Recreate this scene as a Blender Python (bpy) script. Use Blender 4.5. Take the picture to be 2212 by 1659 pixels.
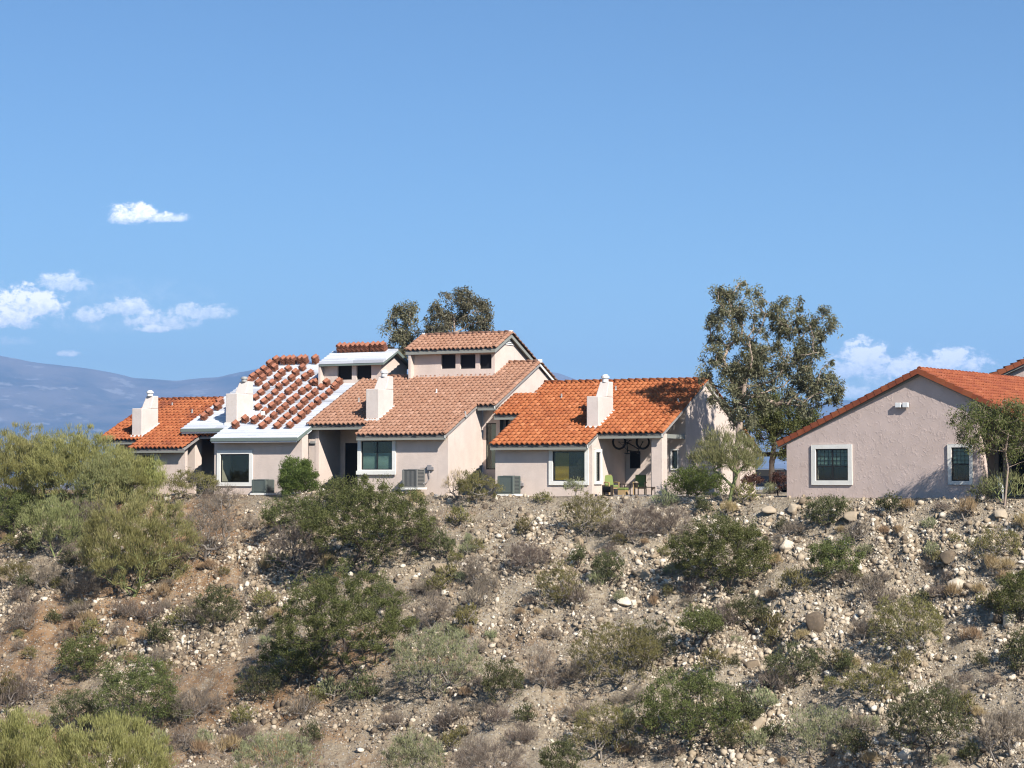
import bpy, math, random
import numpy as np
from mathutils import Vector, Matrix
from mathutils.geometry import tessellate_polygon

for o in list(bpy.data.objects): bpy.data.objects.remove(o)
scene = bpy.context.scene
COL = scene.collection
R = math.radians
rnd = random.Random(7)

# ------------------------------------------------------------------ camera, sky, sun, exposure
FPX = 4424.0; HOR = 1028.0; CX = 1106.0; CY = 829.5; CAMZ = 1.0
PITCH = math.atan((HOR-CY)/FPX)
cd = bpy.data.cameras.new('camera'); cam = bpy.data.objects.new('camera', cd); COL.objects.link(cam)
cam.location = (0, 0, CAMZ); cam.rotation_euler = (math.pi/2+PITCH, 0, 0)
cd.sensor_width = 36; cd.lens = 72; cd.clip_start = 0.5; cd.clip_end = 60000
scene.camera = cam

SUN = Vector((1.20, -1.90, 1.62)).normalized()
SUN_EL = math.asin(SUN.z); SUN_AZ = math.atan2(SUN.x, SUN.y)
sd = bpy.data.lights.new('sun', 'SUN'); sd.energy = 5.0; sd.angle = R(0.53); sd.color = (1.0, 0.965, 0.91)
so = bpy.data.objects.new('sun', sd); COL.objects.link(so)
so.rotation_euler = SUN.to_track_quat('Z', 'Y').to_euler(); so.location = (60, -60, 80)

scene.view_settings.view_transform = 'Standard'; scene.view_settings.look = 'None'
scene.view_settings.gamma = 1; scene.view_settings.exposure = 0.64
scene.view_settings.use_curve_mapping = False
scene.cycles.use_denoising = True; scene.cycles.filter_width = 1.15; scene.cycles.sample_clamp_indirect = 4
scene.cycles.max_bounces = 6; scene.cycles.diffuse_bounces = 1; scene.cycles.volume_bounces = 1
scene.cycles.transparent_max_bounces = 8
scene.cycles.caustics_reflective = False; scene.cycles.caustics_refractive = False

# ---- node helper
class NT:
    def __init__(s, tree): s.t = tree; s.n = tree.nodes; s.l = tree.links
    def new(s, typ, **kw):
        n = s.n.new(typ)
        for k, v in kw.items(): setattr(n, k, v)
        return n
    def link(s, a, b): s.l.new(a, b)
    def put(s, sock, v):
        if v is None: return
        if hasattr(v, 'is_output') or isinstance(v, bpy.types.NodeSocket): s.l.new(v, sock)
        else: sock.default_value = v
    def math(s, op, a, b=None, c=None, clamp=False):
        n = s.new('ShaderNodeMath', operation=op); n.use_clamp = clamp
        s.put(n.inputs[0], a); s.put(n.inputs[1], b)
        if c is not None: s.put(n.inputs[2], c)
        return n.outputs[0]
    def noise(s, vec, scale, detail=4, rough=.55, dist=0):
        n = s.new('ShaderNodeTexNoise'); s.put(n.inputs['Vector'], vec)
        n.inputs['Scale'].default_value = scale; n.inputs['Detail'].default_value = detail
        n.inputs['Roughness'].default_value = rough; n.inputs['Distortion'].default_value = dist
        return n.outputs['Fac']
    def ramp(s, fac, stops, interp='LINEAR'):
        n = s.new('ShaderNodeValToRGB'); s.put(n.inputs[0], fac); cr = n.color_ramp; cr.interpolation = interp
        while len(cr.elements) < len(stops): cr.elements.new(.5)
        for e, (p, c) in zip(cr.elements, stops):
            e.position = p; e.color = (*c, 1) if len(c) == 3 else c
        return n.outputs[0]
    def mix(s, f, a, b, mode='MIX'):
        n = s.new('ShaderNodeMix', data_type='RGBA', blend_type=mode)
        s.put(n.inputs[0], f)
        s.put(n.inputs[6], (*a, 1) if isinstance(a, tuple) and len(a) == 3 else a)
        s.put(n.inputs[7], (*b, 1) if isinstance(b, tuple) and len(b) == 3 else b)
        return n.outputs[2]
    def step(s, x, lo, hi):
        n = s.new('ShaderNodeMapRange', interpolation_type='SMOOTHSTEP'); s.put(n.inputs[0], x)
        s.put(n.inputs[1], lo); s.put(n.inputs[2], hi); n.inputs[3].default_value = 0; n.inputs[4].default_value = 1
        return n.outputs[0]
    def scalev(s, vec, sc, off=(0, 0, 0)):
        n = s.new('ShaderNodeMapping'); s.put(n.inputs[0], vec); n.inputs[3].default_value = sc; n.inputs[1].default_value = off
        return n.outputs[0]

# ---- world: physical sky with a few fair-weather clouds near the horizon
w = bpy.data.worlds.new('World'); scene.world = w; w.use_nodes = True
T = NT(w.node_tree); T.n.clear()
out = T.new('ShaderNodeOutputWorld'); bg = T.new('ShaderNodeBackground')
sky = T.new('ShaderNodeTexSky', sky_type='NISHITA'); sky.sun_disc = False
sky.sun_elevation = SUN_EL; sky.sun_rotation = SUN_AZ; sky.altitude = 800
sky.air_density = 1.0; sky.dust_density = 0.35; sky.ozone_density = 2.2
geo = T.new('ShaderNodeTexCoord'); sep = T.new('ShaderNodeSeparateXYZ'); T.link(geo.outputs['Generated'], sep.inputs[0])
sx, sy, sz = sep.outputs
ysafe = T.math('MAXIMUM', sy, 0.02)
ca = T.math('DIVIDE', sx, ysafe); cb = T.math('DIVIDE', sz, ysafe)
comb = T.new('ShaderNodeCombineXYZ'); T.link(ca, comb.inputs[0]); T.link(T.math('MULTIPLY', cb, 1.35), comb.inputs[1])
n1 = T.noise(comb.outputs[0], 120, 7, .60, .25); n2 = T.noise(comb.outputs[0], 420, 5, .6, .2)
n3 = T.noise(T.scalev(comb.outputs[0], (1, 1, 1), (5.3, 2.1, 0)), 260, 6, .6, .3)
edge = T.math('ADD', T.math('MULTIPLY', T.math('SUBTRACT', n1, .48), 3.4), T.math('MULTIPLY', T.math('SUBTRACT', n2, .5), 1.0))
# clouds: px centre, py centre, half width, half height, opacity
CL = [(288, 465, 60, 26, 1.0), (350, 470, 55, 14, .9), (262, 470, 40, 18, .9),
      (48, 665, 88, 46, 1.15), (10, 690, 80, 34, 1.0), (135, 612, 58, 26, .75), (195, 680, 46, 24, .8), (270, 668, 60, 24, .75),
      (345, 695, 80, 26, .78), (430, 676, 75, 20, .72), (325, 712, 40, 10, .8), (280, 655, 40, 14, .8), (230, 650, 230, 50, .22), (250, 700, 200, 30, .3), (20, 738, 50, 12, .45), (147, 765, 22, 9, .75),
      (1870, 785, 66, 48, 1.3), (1830, 800, 50, 30, .9), (1960, 800, 60, 36, 1.15), (2060, 788, 78, 36, 1.25), (1950, 835, 160, 26, .7), (1840, 850, 50, 18, .75),
      (2200, 792, 18, 9, .6)]
tot = None; shade = None
for (px, py, hw, hh, op) in CL:
    a0 = (px-CX)/FPX; b0 = (HOR-py)/FPX
    hw *= 1.12; hh *= 1.2
    dx = T.math('DIVIDE', T.math('SUBTRACT', ca, a0), hw/FPX)
    dy = T.math('DIVIDE', T.math('SUBTRACT', cb, b0), hh/FPX)
    # flat-bottomed: squash the lower half
    dyl = T.math('MULTIPLY', T.math('MINIMUM', dy, 0.0), 1.7); dyu = T.math('MAXIMUM', dy, 0.0)
    dd = T.math('ADD', T.math('MULTIPLY', dx, dx), T.math('ADD', T.math('MULTIPLY', dyl, dyl), T.math('MULTIPLY', dyu, dyu)))
    v = T.math('SUBTRACT', 1.0, dd)
    m = T.math('MULTIPLY', T.step(T.math('ADD', v, T.math('MULTIPLY', edge, .95)), -.10, 1.0 if op > .7 else 2.2), op)
    s_ = T.math('MULTIPLY', m, T.math('ADD', dy, .55))
    tot = m if tot is None else T.math('MAXIMUM', tot, m)
    shade = s_ if shade is None else T.math('MAXIMUM', shade, s_)
tot = T.math('MINIMUM', tot, 1.0)
lum = T.math('ADD', T.math('MULTIPLY', shade, .80), T.math('MULTIPLY', T.math('SUBTRACT', n3, .40), 1.9), clamp=True)
ccol = T.ramp(lum, [(0.0, (9.5, 11.2, 14)), (.4, (14, 15, 16.6)), (1.0, (22, 21.3, 20.4))])  # white tops, blue-grey undersides: cloud light and shade painted into the colour
tint = T.mix(1.0, sky.outputs[0], (.76, 1.05, 1.28), 'MULTIPLY')
fin = T.mix(T.math('MULTIPLY', tot, .93), tint, ccol)
T.link(fin, bg.inputs[0]); bg.inputs[1].default_value = 0.0565
T.link(bg.outputs[0], out.inputs[0])

# ------------------------------------------------------------------ geometry helpers
_c, _s = math.cos(PITCH), math.sin(PITCH)
def ray(px, py):
    x = (px-CX)/FPX; yv = (CY-py)/FPX
    # camera looks along +Y pitched up
    return Vector((x, _c - yv*_s, _s + yv*_c))
def at(px, py, Y):
    d = ray(px, py); t = Y/d.y
    return Vector((d.x*t, Y, CAMZ+d.z*t))

class Frame:
    """A building's own axes: local x runs along its front to the right, local y goes back."""
    def __init__(s, x, y, deg):
        s.x, s.y, s.a = x, y, R(deg); s.c, s.s = math.cos(s.a), math.sin(s.a)
    def loc(s, p):       # world -> local
        dx, dy = p[0]-s.x, p[1]-s.y
        return Vector((dx*s.c - dy*s.s, dx*s.s + dy*s.c, p[2]))
    def wor(s, u, v, z=0): return Vector((s.x + u*s.c + v*s.s, s.y - u*s.s + v*s.c, z))
    def _ray(s, px, py):
        o = s.loc((0, 0, CAMZ)); d = ray(px, py)
        return o, Vector((d.x*s.c - d.y*s.s, d.x*s.s + d.y*s.c, d.z))
    def F(s, px, py, v):   # front-parallel plane
        o, d = s._ray(px, py); t = (v-o.y)/d.y; p = o+d*t; return p.x, p.z
    def S(s, px, py, u):   # side plane
        o, d = s._ray(px, py); t = (u-o.x)/d.x; p = o+d*t; return p.y, p.z
    def P(s, px, py, v0, z0, t_):  # roof plane z = z0 + t (v - v0)
        o, d = s._ray(px, py)
        k = (z0 + t_*(o.y-v0) - o.z)/(d.z - t_*d.y); return o+d*k

def tag(o, label=None, cat=None, group=None, kind=None):
    if label: o['label'] = label
    if cat: o['category'] = cat
    if group: o['group'] = group
    if kind: o['kind'] = kind
    return o
def empty(name, loc=(0, 0, 0), rz=0, **k):
    o = bpy.data.objects.new(name, None); COL.objects.link(o); o.location = loc; o.rotation_euler = (0, 0, rz)
    o.empty_display_size = .3
    return tag(o, **k)

def fast_mesh(name, V, faces, mat, parent=None, attr=None, smooth=False, loc=None):
    """V (n,3); faces (m,k) int array, constant k."""
    V = np.asarray(V, np.float32); Fc = np.asarray(faces, np.int32); m, k = Fc.shape
    me = bpy.data.meshes.new(name); me.vertices.add(len(V)); me.vertices.foreach_set('co', V.ravel())
    me.loops.add(m*k); me.loops.foreach_set('vertex_index', Fc.ravel())
    me.polygons.add(m); me.polygons.foreach_set('loop_start', np.arange(0, m*k, k, dtype=np.int32))
    me.polygons.foreach_set('loop_total', np.full(m, k, np.int32))
    if smooth: me.polygons.foreach_set('use_smooth', np.ones(m, bool))
    if attr is not None:
        a = me.attributes.new('rnd', 'FLOAT', 'FACE'); a.data.foreach_set('value', np.asarray(attr, np.float32))
    me.update(calc_edges=True); me.validate()
    if mat: me.materials.append(mat)
    o = bpy.data.objects.new(name, me); COL.objects.link(o)
    if parent: o.parent = parent
    if loc is not None: o.location = loc
    return o

class MB:
    def __init__(s): s.v = []; s.f = []; s.r = []
    def add(s, vs, fs, r=None):
        b = len(s.v); s.v += [tuple(p) for p in vs]; s.f += [tuple(b+i for i in f) for f in fs]
        s.r += [rnd.random() if r is None else r]*len(fs)
        return s
    def box(s, x0, x1, y0, y1, z0, z1, m=None, r=None):
        vs = [(x, y, z) for z in (z0, z1) for y in (y0, y1) for x in (x0, x1)]
        if m: vs = [m(*p) for p in vs]
        return s.add(vs, [(0, 2, 3, 1), (4, 5, 7, 6), (0, 1, 5, 4), (2, 6, 7, 3), (0, 4, 6, 2), (1, 3, 7, 5)], r)
    def hexa(s, lo, hi, r=None):  # lo, hi: 4 points each in the same winding
        vs = list(lo)+list(hi)
        return s.add(vs, [(3, 2, 1, 0), (4, 5, 6, 7), (0, 1, 5, 4), (1, 2, 6, 5), (2, 3, 7, 6), (3, 0, 4, 7)], r)
    def tube(s, pts, rad, n=6, closed=False, cap=True, r=None):
        pts = [Vector(p) for p in pts]; rad = rad if isinstance(rad, (list, tuple)) else [rad]*len(pts)
        N = len(pts); vs = []; prev = None
        for i, p in enumerate(pts):
            if closed: d = pts[(i+1) % N]-pts[i-1]
            else: d = pts[min(i+1, N-1)]-pts[max(i-1, 0)]
            d = d.normalized() if d.length > 1e-9 else Vector((0, 0, 1))
            a = prev - d*prev.dot(d) if prev is not None else (d.orthogonal())
            a.normalize(); prev = a; b = d.cross(a)
            for k in range(n):
                t = 2*math.pi*k/n; vs.append(p + a*math.cos(t)*rad[i] + b*math.sin(t)*rad[i])
        fs = []
        for i in range(N if closed else N-1):
            j = (i+1) % N
            for k in range(n): fs.append((i*n+k, i*n+(k+1) % n, j*n+(k+1) % n, j*n+k))
        if cap and not closed: fs += [tuple(range(n-1, -1, -1)), tuple((N-1)*n+k for k in range(n))]
        return s.add(vs, fs, r)
    def cyl(s, c, r0, r1, z0, z1, n=12, r=None):
        return s.tube([(c[0], c[1], z0), (c[0], c[1], z1)], [r0, r1], n, r=r)
    def build(s, name, mat, parent=None, smooth=False, label=None, bevel=0):
        me = bpy.data.meshes.new(name); me.from_pydata(s.v, [], s.f); me.validate()
        if len(s.r) == len(me.polygons):
            a = me.attributes.new('rnd', 'FLOAT', 'FACE'); a.data.foreach_set('value', s.r)
        me.update()
        if mat: me.materials.append(mat)
        o = bpy.data.objects.new(name, me); COL.objects.link(o)
        if parent: o.parent = parent
        if smooth:
            for p in me.polygons: p.use_smooth = True
        if bevel:
            b = o.modifiers.new('bevel', 'BEVEL'); b.width = bevel; b.segments = 2; b.limit_method = 'ANGLE'
        if label: o['label'] = label
        return o

def panel(mb, outline, holes, m, d0, d1):
    """Wall slab: outline and holes are lists of (a, z); m(a, z, d) maps to local space; faces at d0 and d1."""
    loops = [outline]+holes
    tris = tessellate_polygon([[Vector((a, z, 0)) for a, z in lp] for lp in loops])
    flat = [p for lp in loops for p in lp]; n = len(flat)
    vs = [m(a, z, d0) for a, z in flat]+[m(a, z, d1) for a, z in flat]
    fs = [tuple(t) for t in tris]+[tuple(n+i for i in reversed(t)) for t in tris]
    b = 0
    for lp in loops:
        k = len(lp)
        for i in range(k): fs.append((b+i, b+(i+1) % k, n+b+(i+1) % k, n+b+i))
        b += k
    mb.add(vs, fs, .5)

# numpy value noise
def _h(ix, iy, seed):
    n = (ix.astype(np.int64)*374761393 + iy.astype(np.int64)*668265263 + seed*1442695041) & 0xFFFFFFFF
    n = ((n ^ (n >> 13))*1274126177) & 0xFFFFFFFF
    return ((n ^ (n >> 16)) & 0xFFFF)/65535.0
def vnoise(x, y, seed=0):
    x = np.asarray(x, float); y = np.asarray(y, float)
    ix = np.floor(x); iy = np.floor(y); fx = x-ix; fy = y-iy
    fx = fx*fx*(3-2*fx); fy = fy*fy*(3-2*fy); ix = ix.astype(np.int64); iy = iy.astype(np.int64)
    a = _h(ix, iy, seed); b = _h(ix+1, iy, seed); c = _h(ix, iy+1, seed); d = _h(ix+1, iy+1, seed)
    return (a*(1-fx)+b*fx)*(1-fy)+(c*(1-fx)+d*fx)*fy
def fbm(x, y, seed=0, octv=4, gain=.5):
    s = 0; a = 1; t = 0
    for i in range(octv):
        s = s+a*(vnoise(x*2**i, y*2**i, seed+i*17)-.5); t += a; a *= gain
    return s/t*2

# ------------------------------------------------------------------ materials
def mat(name):
    m = bpy.data.materials.new(name); m.use_nodes = True
    t = NT(m.node_tree); b = t.n['Principled BSDF']; return m, t, b
def objco(t): return t.new('ShaderNodeTexCoord').outputs['Object']
def bump(t, b, h, strength=.3, dist=.02):
    n = t.new('ShaderNodeBump'); n.inputs['Strength'].default_value = strength; n.inputs['Distance'].default_value = dist
    t.link(h, n.inputs['Height']); t.link(n.outputs[0], b.inputs['Normal'])
def attr(t, name='rnd'): n = t.new('ShaderNodeAttribute'); n.attribute_name = name; return n.outputs['Fac']

def stucco(name, col, rough=.9, bs=.5, trowel=False):
    m, t, b = mat(name); co = objco(t)
    n = t.noise(co, 1.1, 5, .6); n2 = t.noise(co, 9, 5, .65); nf = t.noise(co, 45, 3, .6)
    c = t.mix(t.step(n, .35, .7), tuple(x*.93 for x in col), tuple(min(1, x*1.04) for x in col))
    # faint drip and splash stains
    drip = t.noise(t.scalev(co, (2.2, 2.2, .25)), 2.0, 5, .6)
    c = t.mix(t.math('MULTIPLY', t.step(drip, .56, .74), .22), c, (col[0]*.72, col[1]*.66, col[2]*.6))
    c = t.mix(t.math('MULTIPLY', t.step(n2, .55, .8), .12), c, (col[0]*.8, col[1]*.76, col[2]*.72))
    t.link(c, b.inputs['Base Color']); b.inputs['Roughness'].default_value = rough
    b.inputs['Specular IOR Level'].default_value = .2
    if trowel:
        tr = t.noise(t.scalev(co, (1.0, 1.0, .8)), 4.6, 5, .6, 1.1)
        h = t.math('ADD', t.math('MULTIPLY', t.step(tr, .50, .66), .8), t.math('MULTIPLY', nf, .35)); bump(t, b, h, bs, .035)
    else:
        bump(t, b, t.math('ADD', n2, nf), bs, .02)
    return m
def plain(name, col, rough=.6, metal=0, var=.12, scale=6, bs=0):
    m, t, b = mat(name); co = objco(t); n = t.noise(co, scale, 4, .6)
    c = t.mix(n, tuple(x*(1-var) for x in col), tuple(min(1, x*(1+var)) for x in col))
    t.link(c, b.inputs['Base Color']); b.inputs['Roughness'].default_value = rough; b.inputs['Metallic'].default_value = metal
    b.inputs['Specular IOR Level'].default_value = .3
    if bs: bump(t, b, n, bs, .01)
    return m
def tilemat(name, a, b_, dark, darkamt=.5, seed=0):
    m, t, b = mat(name); co = objco(t); r = attr(t)
    n = t.noise(t.scalev(co, (1, 1, 1), (seed, seed, 0)), .55, 5, .62); nf = t.noise(co, 14, 4, .6)
    c = t.mix(r, a, b_)
    c = t.mix(t.math('MULTIPLY', t.step(t.math('ADD', n, t.math('MULTIPLY', r, .10)), .56, .72), darkamt), c, dark)
    c = t.mix(t.math('MULTIPLY', t.step(nf, .52, .75), .28), c, tuple(x*.62 for x in a))
    lt = t.math('GREATER_THAN', r, .955); c = t.mix(t.math('MULTIPLY', lt, .18), c, tuple(min(1, x*1.5+.05) for x in b_))
    t.link(c, b.inputs['Base Color']); b.inputs['Roughness'].default_value = .82
    b.inputs['Specular IOR Level'].default_value = .25; bump(t, b, nf, .25, .012)
    return m
def leafmat(name, stops, trans=.3):
    m, t, b = mat(name); r = attr(t); c = t.ramp(r, stops)
    oi = t.new('ShaderNodeObjectInfo').outputs['Random']
    hs = t.new('ShaderNodeHueSaturation'); t.link(c, hs.inputs['Color'])
    t.link(t.math('ADD', .485, t.math('MULTIPLY', oi, .03)), hs.inputs['Hue'])
    t.link(t.math('ADD', .85, t.math('MULTIPLY', oi, .3)), hs.inputs['Value'])
    c = hs.outputs[0]
    t.link(c, b.inputs['Base Color']); b.inputs['Roughness'].default_value = .6; b.inputs['Specular IOR Level'].default_value = .22
    tr = t.new('ShaderNodeBsdfTranslucent'); t.link(c, tr.inputs[0])
    mx = t.new('ShaderNodeMixShader'); mx.inputs[0].default_value = trans
    t.link(b.outputs[0], mx.inputs[1]); t.link(tr.outputs[0], mx.inputs[2])
    t.link(mx.outputs[0], t.n['Material Output'].inputs[0]); return m

M = {}
M['stucco'] = stucco('pink_stucco', (.70, .57, .485))
M['stucco_e'] = stucco('mauve_stucco', (.63, .495, .43), bs=.28, trowel=True)
M['chimney'] = stucco('chimney_stucco', (.68, .59, .525))
M['trim'] = stucco('cream_trim', (.80, .77, .70), bs=.2)
M['fascia'] = plain('grey_green_fascia', (.27, .27, .235), .6)
M['green_fascia'] = plain('green_fascia', (.17, .205, .18), .5)
M['soffit'] = plain('soffit', (.30, .27, .25), .8)
M['tile_salmon'] = tilemat('salmon_tile', (.335, .17, .105), (.385, .212, .138), (.28, .13, .08), .25, 3)
M['tile_orange'] = tilemat('orange_tile', (.335, .098, .034), (.45, .155, .058), (.20, .06, .03), .40, 1)
M['tile_old'] = tilemat('old_orange_tile', (.32, .09, .034), (.42, .14, .054), (.15, .04, .024), .85, 8)
M['tile_e'] = tilemat('rust_tile', (.26, .068, .032), (.33, .10, .042), (.19, .048, .028), .6, 5)
M['tile_stack'] = tilemat('loose_tile', (.25, .095, .055), (.36, .145, .085), (.15, .055, .035), .5, 2)
M['felt'], t, b = mat('roof_underlayment'); r = attr(t); co = objco(t); n = t.noise(t.scalev(co, (.6, 2.5, 2.5)), 1.6, 5, .6)
c = t.ramp(r, [(0, (.46, .47, .50)), (.3, (.62, .63, .66)), (1, (.76, .765, .78))]); c = t.mix(t.math('MULTIPLY', t.step(n, .5, .72), .3), c, (.42, .41, .42))
t.link(c, b.inputs['Base Color']); b.inputs['Roughness'].default_value = .6; bump(t, b, n, .3, .03)
M['flash'] = plain('flashing', (.42, .40, .37), .5, .2)
M['glass'], t, b = mat('window_glass')
gl = t.new('ShaderNodeBsdfGlossy'); gl.inputs[0].default_value = (.62, .64, .62, 1); gl.inputs[1].default_value = .04
tr = t.new('ShaderNodeBsdfTransparent'); tr.inputs[0].default_value = (.84, .88, .85, 1)
lw = t.new('ShaderNodeLayerWeight'); lw.inputs[0].default_value = .5; mx = t.new('ShaderNodeMixShader')
t.link(t.math('ADD', t.math('MULTIPLY', t.math('POWER', lw.outputs['Facing'], 4.0), .8), .07), mx.inputs[0]); t.link(tr.outputs[0], mx.inputs[1]); t.link(gl.outputs[0], mx.inputs[2]); t.link(mx.outputs[0], t.n['Material Output'].inputs[0])
M['dark_frame'] = plain('dark_window_frame', (.022, .022, .022), .45)
M['screen'] = plain('dark_sun_screen', (.012, .012, .013), .7)
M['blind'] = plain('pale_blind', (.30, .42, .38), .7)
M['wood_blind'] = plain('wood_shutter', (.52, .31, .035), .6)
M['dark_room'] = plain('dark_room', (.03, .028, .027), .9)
M['ac'] = plain('grey_green_enamel', (.115, .135, .12), .45, .1)
M['ac_tan'] = plain('grey_enamel', (.19, .185, .17), .45, .1)
M['ac_dark'] = plain('coil_grille', (.045, .05, .055), .6)
M['box'] = plain('meter_box_grey', (.33, .30, .29), .5, .2)
M['black'] = plain('black_metal', (.008, .008, .009), .4, .3)
M['rubber'] = plain('tyre_rubber', (.010, .010, .011), .8)
M['lime'] = plain('lime_cushion', (.18, .22, .065), .8)
M['wicker'] = plain('tan_wicker', (.40, .27, .13), .7)
M['dark_wood'] = plain('dark_wood', (.04, .03, .022), .6)
M['white'] = plain('white_paint', (.78, .77, .74), .5)
M['bark'] = plain('pale_bark', (.36, .27, .21), .85, var=.35, scale=5, bs=.4)
M['darkbark'] = plain('dark_bark', (.085, .065, .05), .9, var=.35, scale=5, bs=.4)
M['greybark'] = plain('grey_bark', (.23, .195, .165), .9, var=.3, scale=5)
M['greenbark'] = plain('green_bark', (.20, .22, .085), .8, var=.25, scale=3)
M['carpaint'] = plain('dark_blue_paint', (.012, .018, .03), .2, .3)
M['eucalyptus'] = leafmat('eucalyptus_leaf', [(0, (.095, .085, .045)), (.35, (.155, .143, .075)), (.7, (.235, .222, .130)), (.93, (.35, .335, .225)), (1, (.34, .18, .11))], .3)
M['paloverde'] = leafmat('palo_verde_twig', [(0, (0.183, 0.182, 0.054)), (.5, (0.332, 0.319, 0.108)), (1, (0.480, 0.451, 0.194))], .3)
M['paloverde2'] = leafmat('olive_palo_verde_twig', [(0, (0.160, 0.166, 0.056)), (.5, (0.266, 0.269, 0.107)), (1, (0.399, 0.371, 0.176))], .3)
M['mesquite'] = leafmat('mesquite_leaf', [(0, (0.075, 0.086, 0.027)), (.5, (0.143, 0.160, 0.048)), (1, (0.252, 0.259, 0.097))], .35)
M['creosote'] = leafmat('creosote_leaf', [(0, (0.063, 0.066, 0.028)), (.5, (0.114, 0.119, 0.050)), (1, (0.206, 0.204, 0.086))], .3)
M['olive'] = leafmat('olive_brittle_leaf', [(0, (0.126, 0.110, 0.038)), (.5, (0.206, 0.181, 0.065)), (1, (0.309, 0.264, 0.107))], .3)
M['dry'] = leafmat('dry_twig', [(0, (0.109, 0.084, 0.062)), (.5, (0.197, 0.152, 0.113)), (1, (0.317, 0.252, 0.190))], .1)
M['sage'] = leafmat('sage_leaf', [(0, (0.186, 0.192, 0.100)), (.5, (0.293, 0.301, 0.151)), (1, (0.439, 0.435, 0.238))], .3)
M['hedge'] = leafmat('hedge_leaf', [(0, (0.060, 0.086, 0.020)), (.5, (0.114, 0.155, 0.036)), (1, (0.203, 0.247, 0.068))], .3)
M['purple'] = leafmat('maroon_leaf', [(0, (0.073, 0.030, 0.025)), (.5, (0.135, 0.065, 0.044)), (1, (0.229, 0.150, 0.088))], .3)
M['straw'] = leafmat('straw', [(0, (0.312, 0.215, 0.108)), (.5, (0.437, 0.310, 0.167)), (1, (0.572, 0.430, 0.255))], .3)
M['rock'], t, b = mat('pale_rock')
r = attr(t); oi = t.new('ShaderNodeObjectInfo').outputs['Random']; co = objco(t)
rr = t.math('FRACT', t.math('ADD', r, oi))
gx = t.new('ShaderNodeSeparateXYZ'); gg_ = t.new('ShaderNodeNewGeometry'); t.link(gg_.outputs['Position'], gx.inputs[0]); rr = t.math('POWER', rr, t.math('SUBTRACT', 1.0, t.math('MULTIPLY', t.step(gx.outputs[0], -4, 12), .42)))
c = t.ramp(rr, [(0, (.08, .06, .045)), (.28, (.18, .135, .09)), (.5, (.33, .25, .165)), (.82, (.52, .42, .30)), (1, (.76, .67, .54))])
n = t.noise(co, 6, 5, .65); c = t.mix(t.math('MULTIPLY', t.step(n, .45, .7), .35), c, (.30, .22, .15))
t.link(c, b.inputs['Base Color']); b.inputs['Roughness'].default_value = .9; b.inputs['Specular IOR Level'].default_value = .2; bump(t, b, n, .5, .04)

# ground
M['ground'], t, b = mat('rocky_desert_soil')
co = objco(t)
nb = t.noise(co, .13, 5, .6); nm = t.noise(co, .9, 6, .65); nf = t.noise(co, 7, 6, .7); ng = t.noise(co, 28, 4, .7)
soil = t.ramp(nm, [(.25, (.17, .095, .05)), (.5, (.37, .225, .12)), (.75, (.51, .345, .20))])
pale = t.ramp(nf, [(.3, (.22, .165, .11)), (.6, (.45, .36, .25))])
sepg = t.new('ShaderNodeSeparateXYZ'); t.link(co, sepg.inputs[0])
east = t.step(sepg.outputs[0], -18, 12)
f = t.step(t.math('ADD', nb, t.math('ADD', t.math('MULTIPLY', nm, .5), t.math('MULTIPLY', east, .24))), .66, .88)
pale = t.mix(east, pale, t.ramp(nf, [(.3, (.25, .19, .125)), (.6, (.56, .46, .33))]))
c = t.mix(f, soil, pale)
vo = t.new('ShaderNodeTexVoronoi'); t.put(vo.inputs['Vector'], co); vo.inputs['Scale'].default_value = 9
vc = t.new('ShaderNodeSeparateColor'); t.link(vo.outputs['Color'], vc.inputs[0])
stone = t.math('MULTIPLY', t.math('LESS_THAN', vo.outputs['Distance'], .38), t.math('GREATER_THAN', vc.outputs[0], .45))
scol = t.ramp(vc.outputs[1], [(0, (.22, .19, .17)), (.4, (.42, .36, .30)), (1, (.64, .59, .52))])
near = t.step(sepg.outputs[1], 160, 120)
c = t.mix(t.math('MULTIPLY', t.math('MULTIPLY', stone, near), .8), c, scol)
c = t.mix(t.math('MULTIPLY', t.step(ng, .5, .8), .35), c, (.20, .14, .10))
t.link(c, b.inputs['Base Color']); b.inputs['Roughness'].default_value = .95; b.inputs['Specular IOR Level'].default_value = .1
h = t.math('ADD', t.math('MULTIPLY', nf, .6), t.math('ADD', t.math('MULTIPLY', ng, .25), t.math('MULTIPLY', t.math('MULTIPLY', stone, t.math('SUBTRACT', .5, vo.outputs['Distance'])), .9)))
bump(t, b, h, 1.0, .18)

M['mountain'], t, b = mat('far_mountain')
co = objco(t)
n = t.noise(co, .0022, 8, .62); n2 = t.noise(t.scalev(co, (1, .6, 2.0)), .004, 6, .6); n3 = t.noise(t.scalev(co, (1, 1, 2.2), (900, 100, 0)), .0055, 6, .62)
c = t.mix(t.step(n, .35, .65), (.03, .04, .035), (.15, .125, .105))
c = t.mix(t.math('MULTIPLY', t.step(t.math('ADD', n3, t.math('MULTIPLY', n2, .4)), .76, .84), .8), c, (.26, .245, .23))
t.link(c, b.inputs['Base Color']); b.inputs['Roughness'].default_value = 1; b.inputs['Specular IOR Level'].default_value = 0
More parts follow.
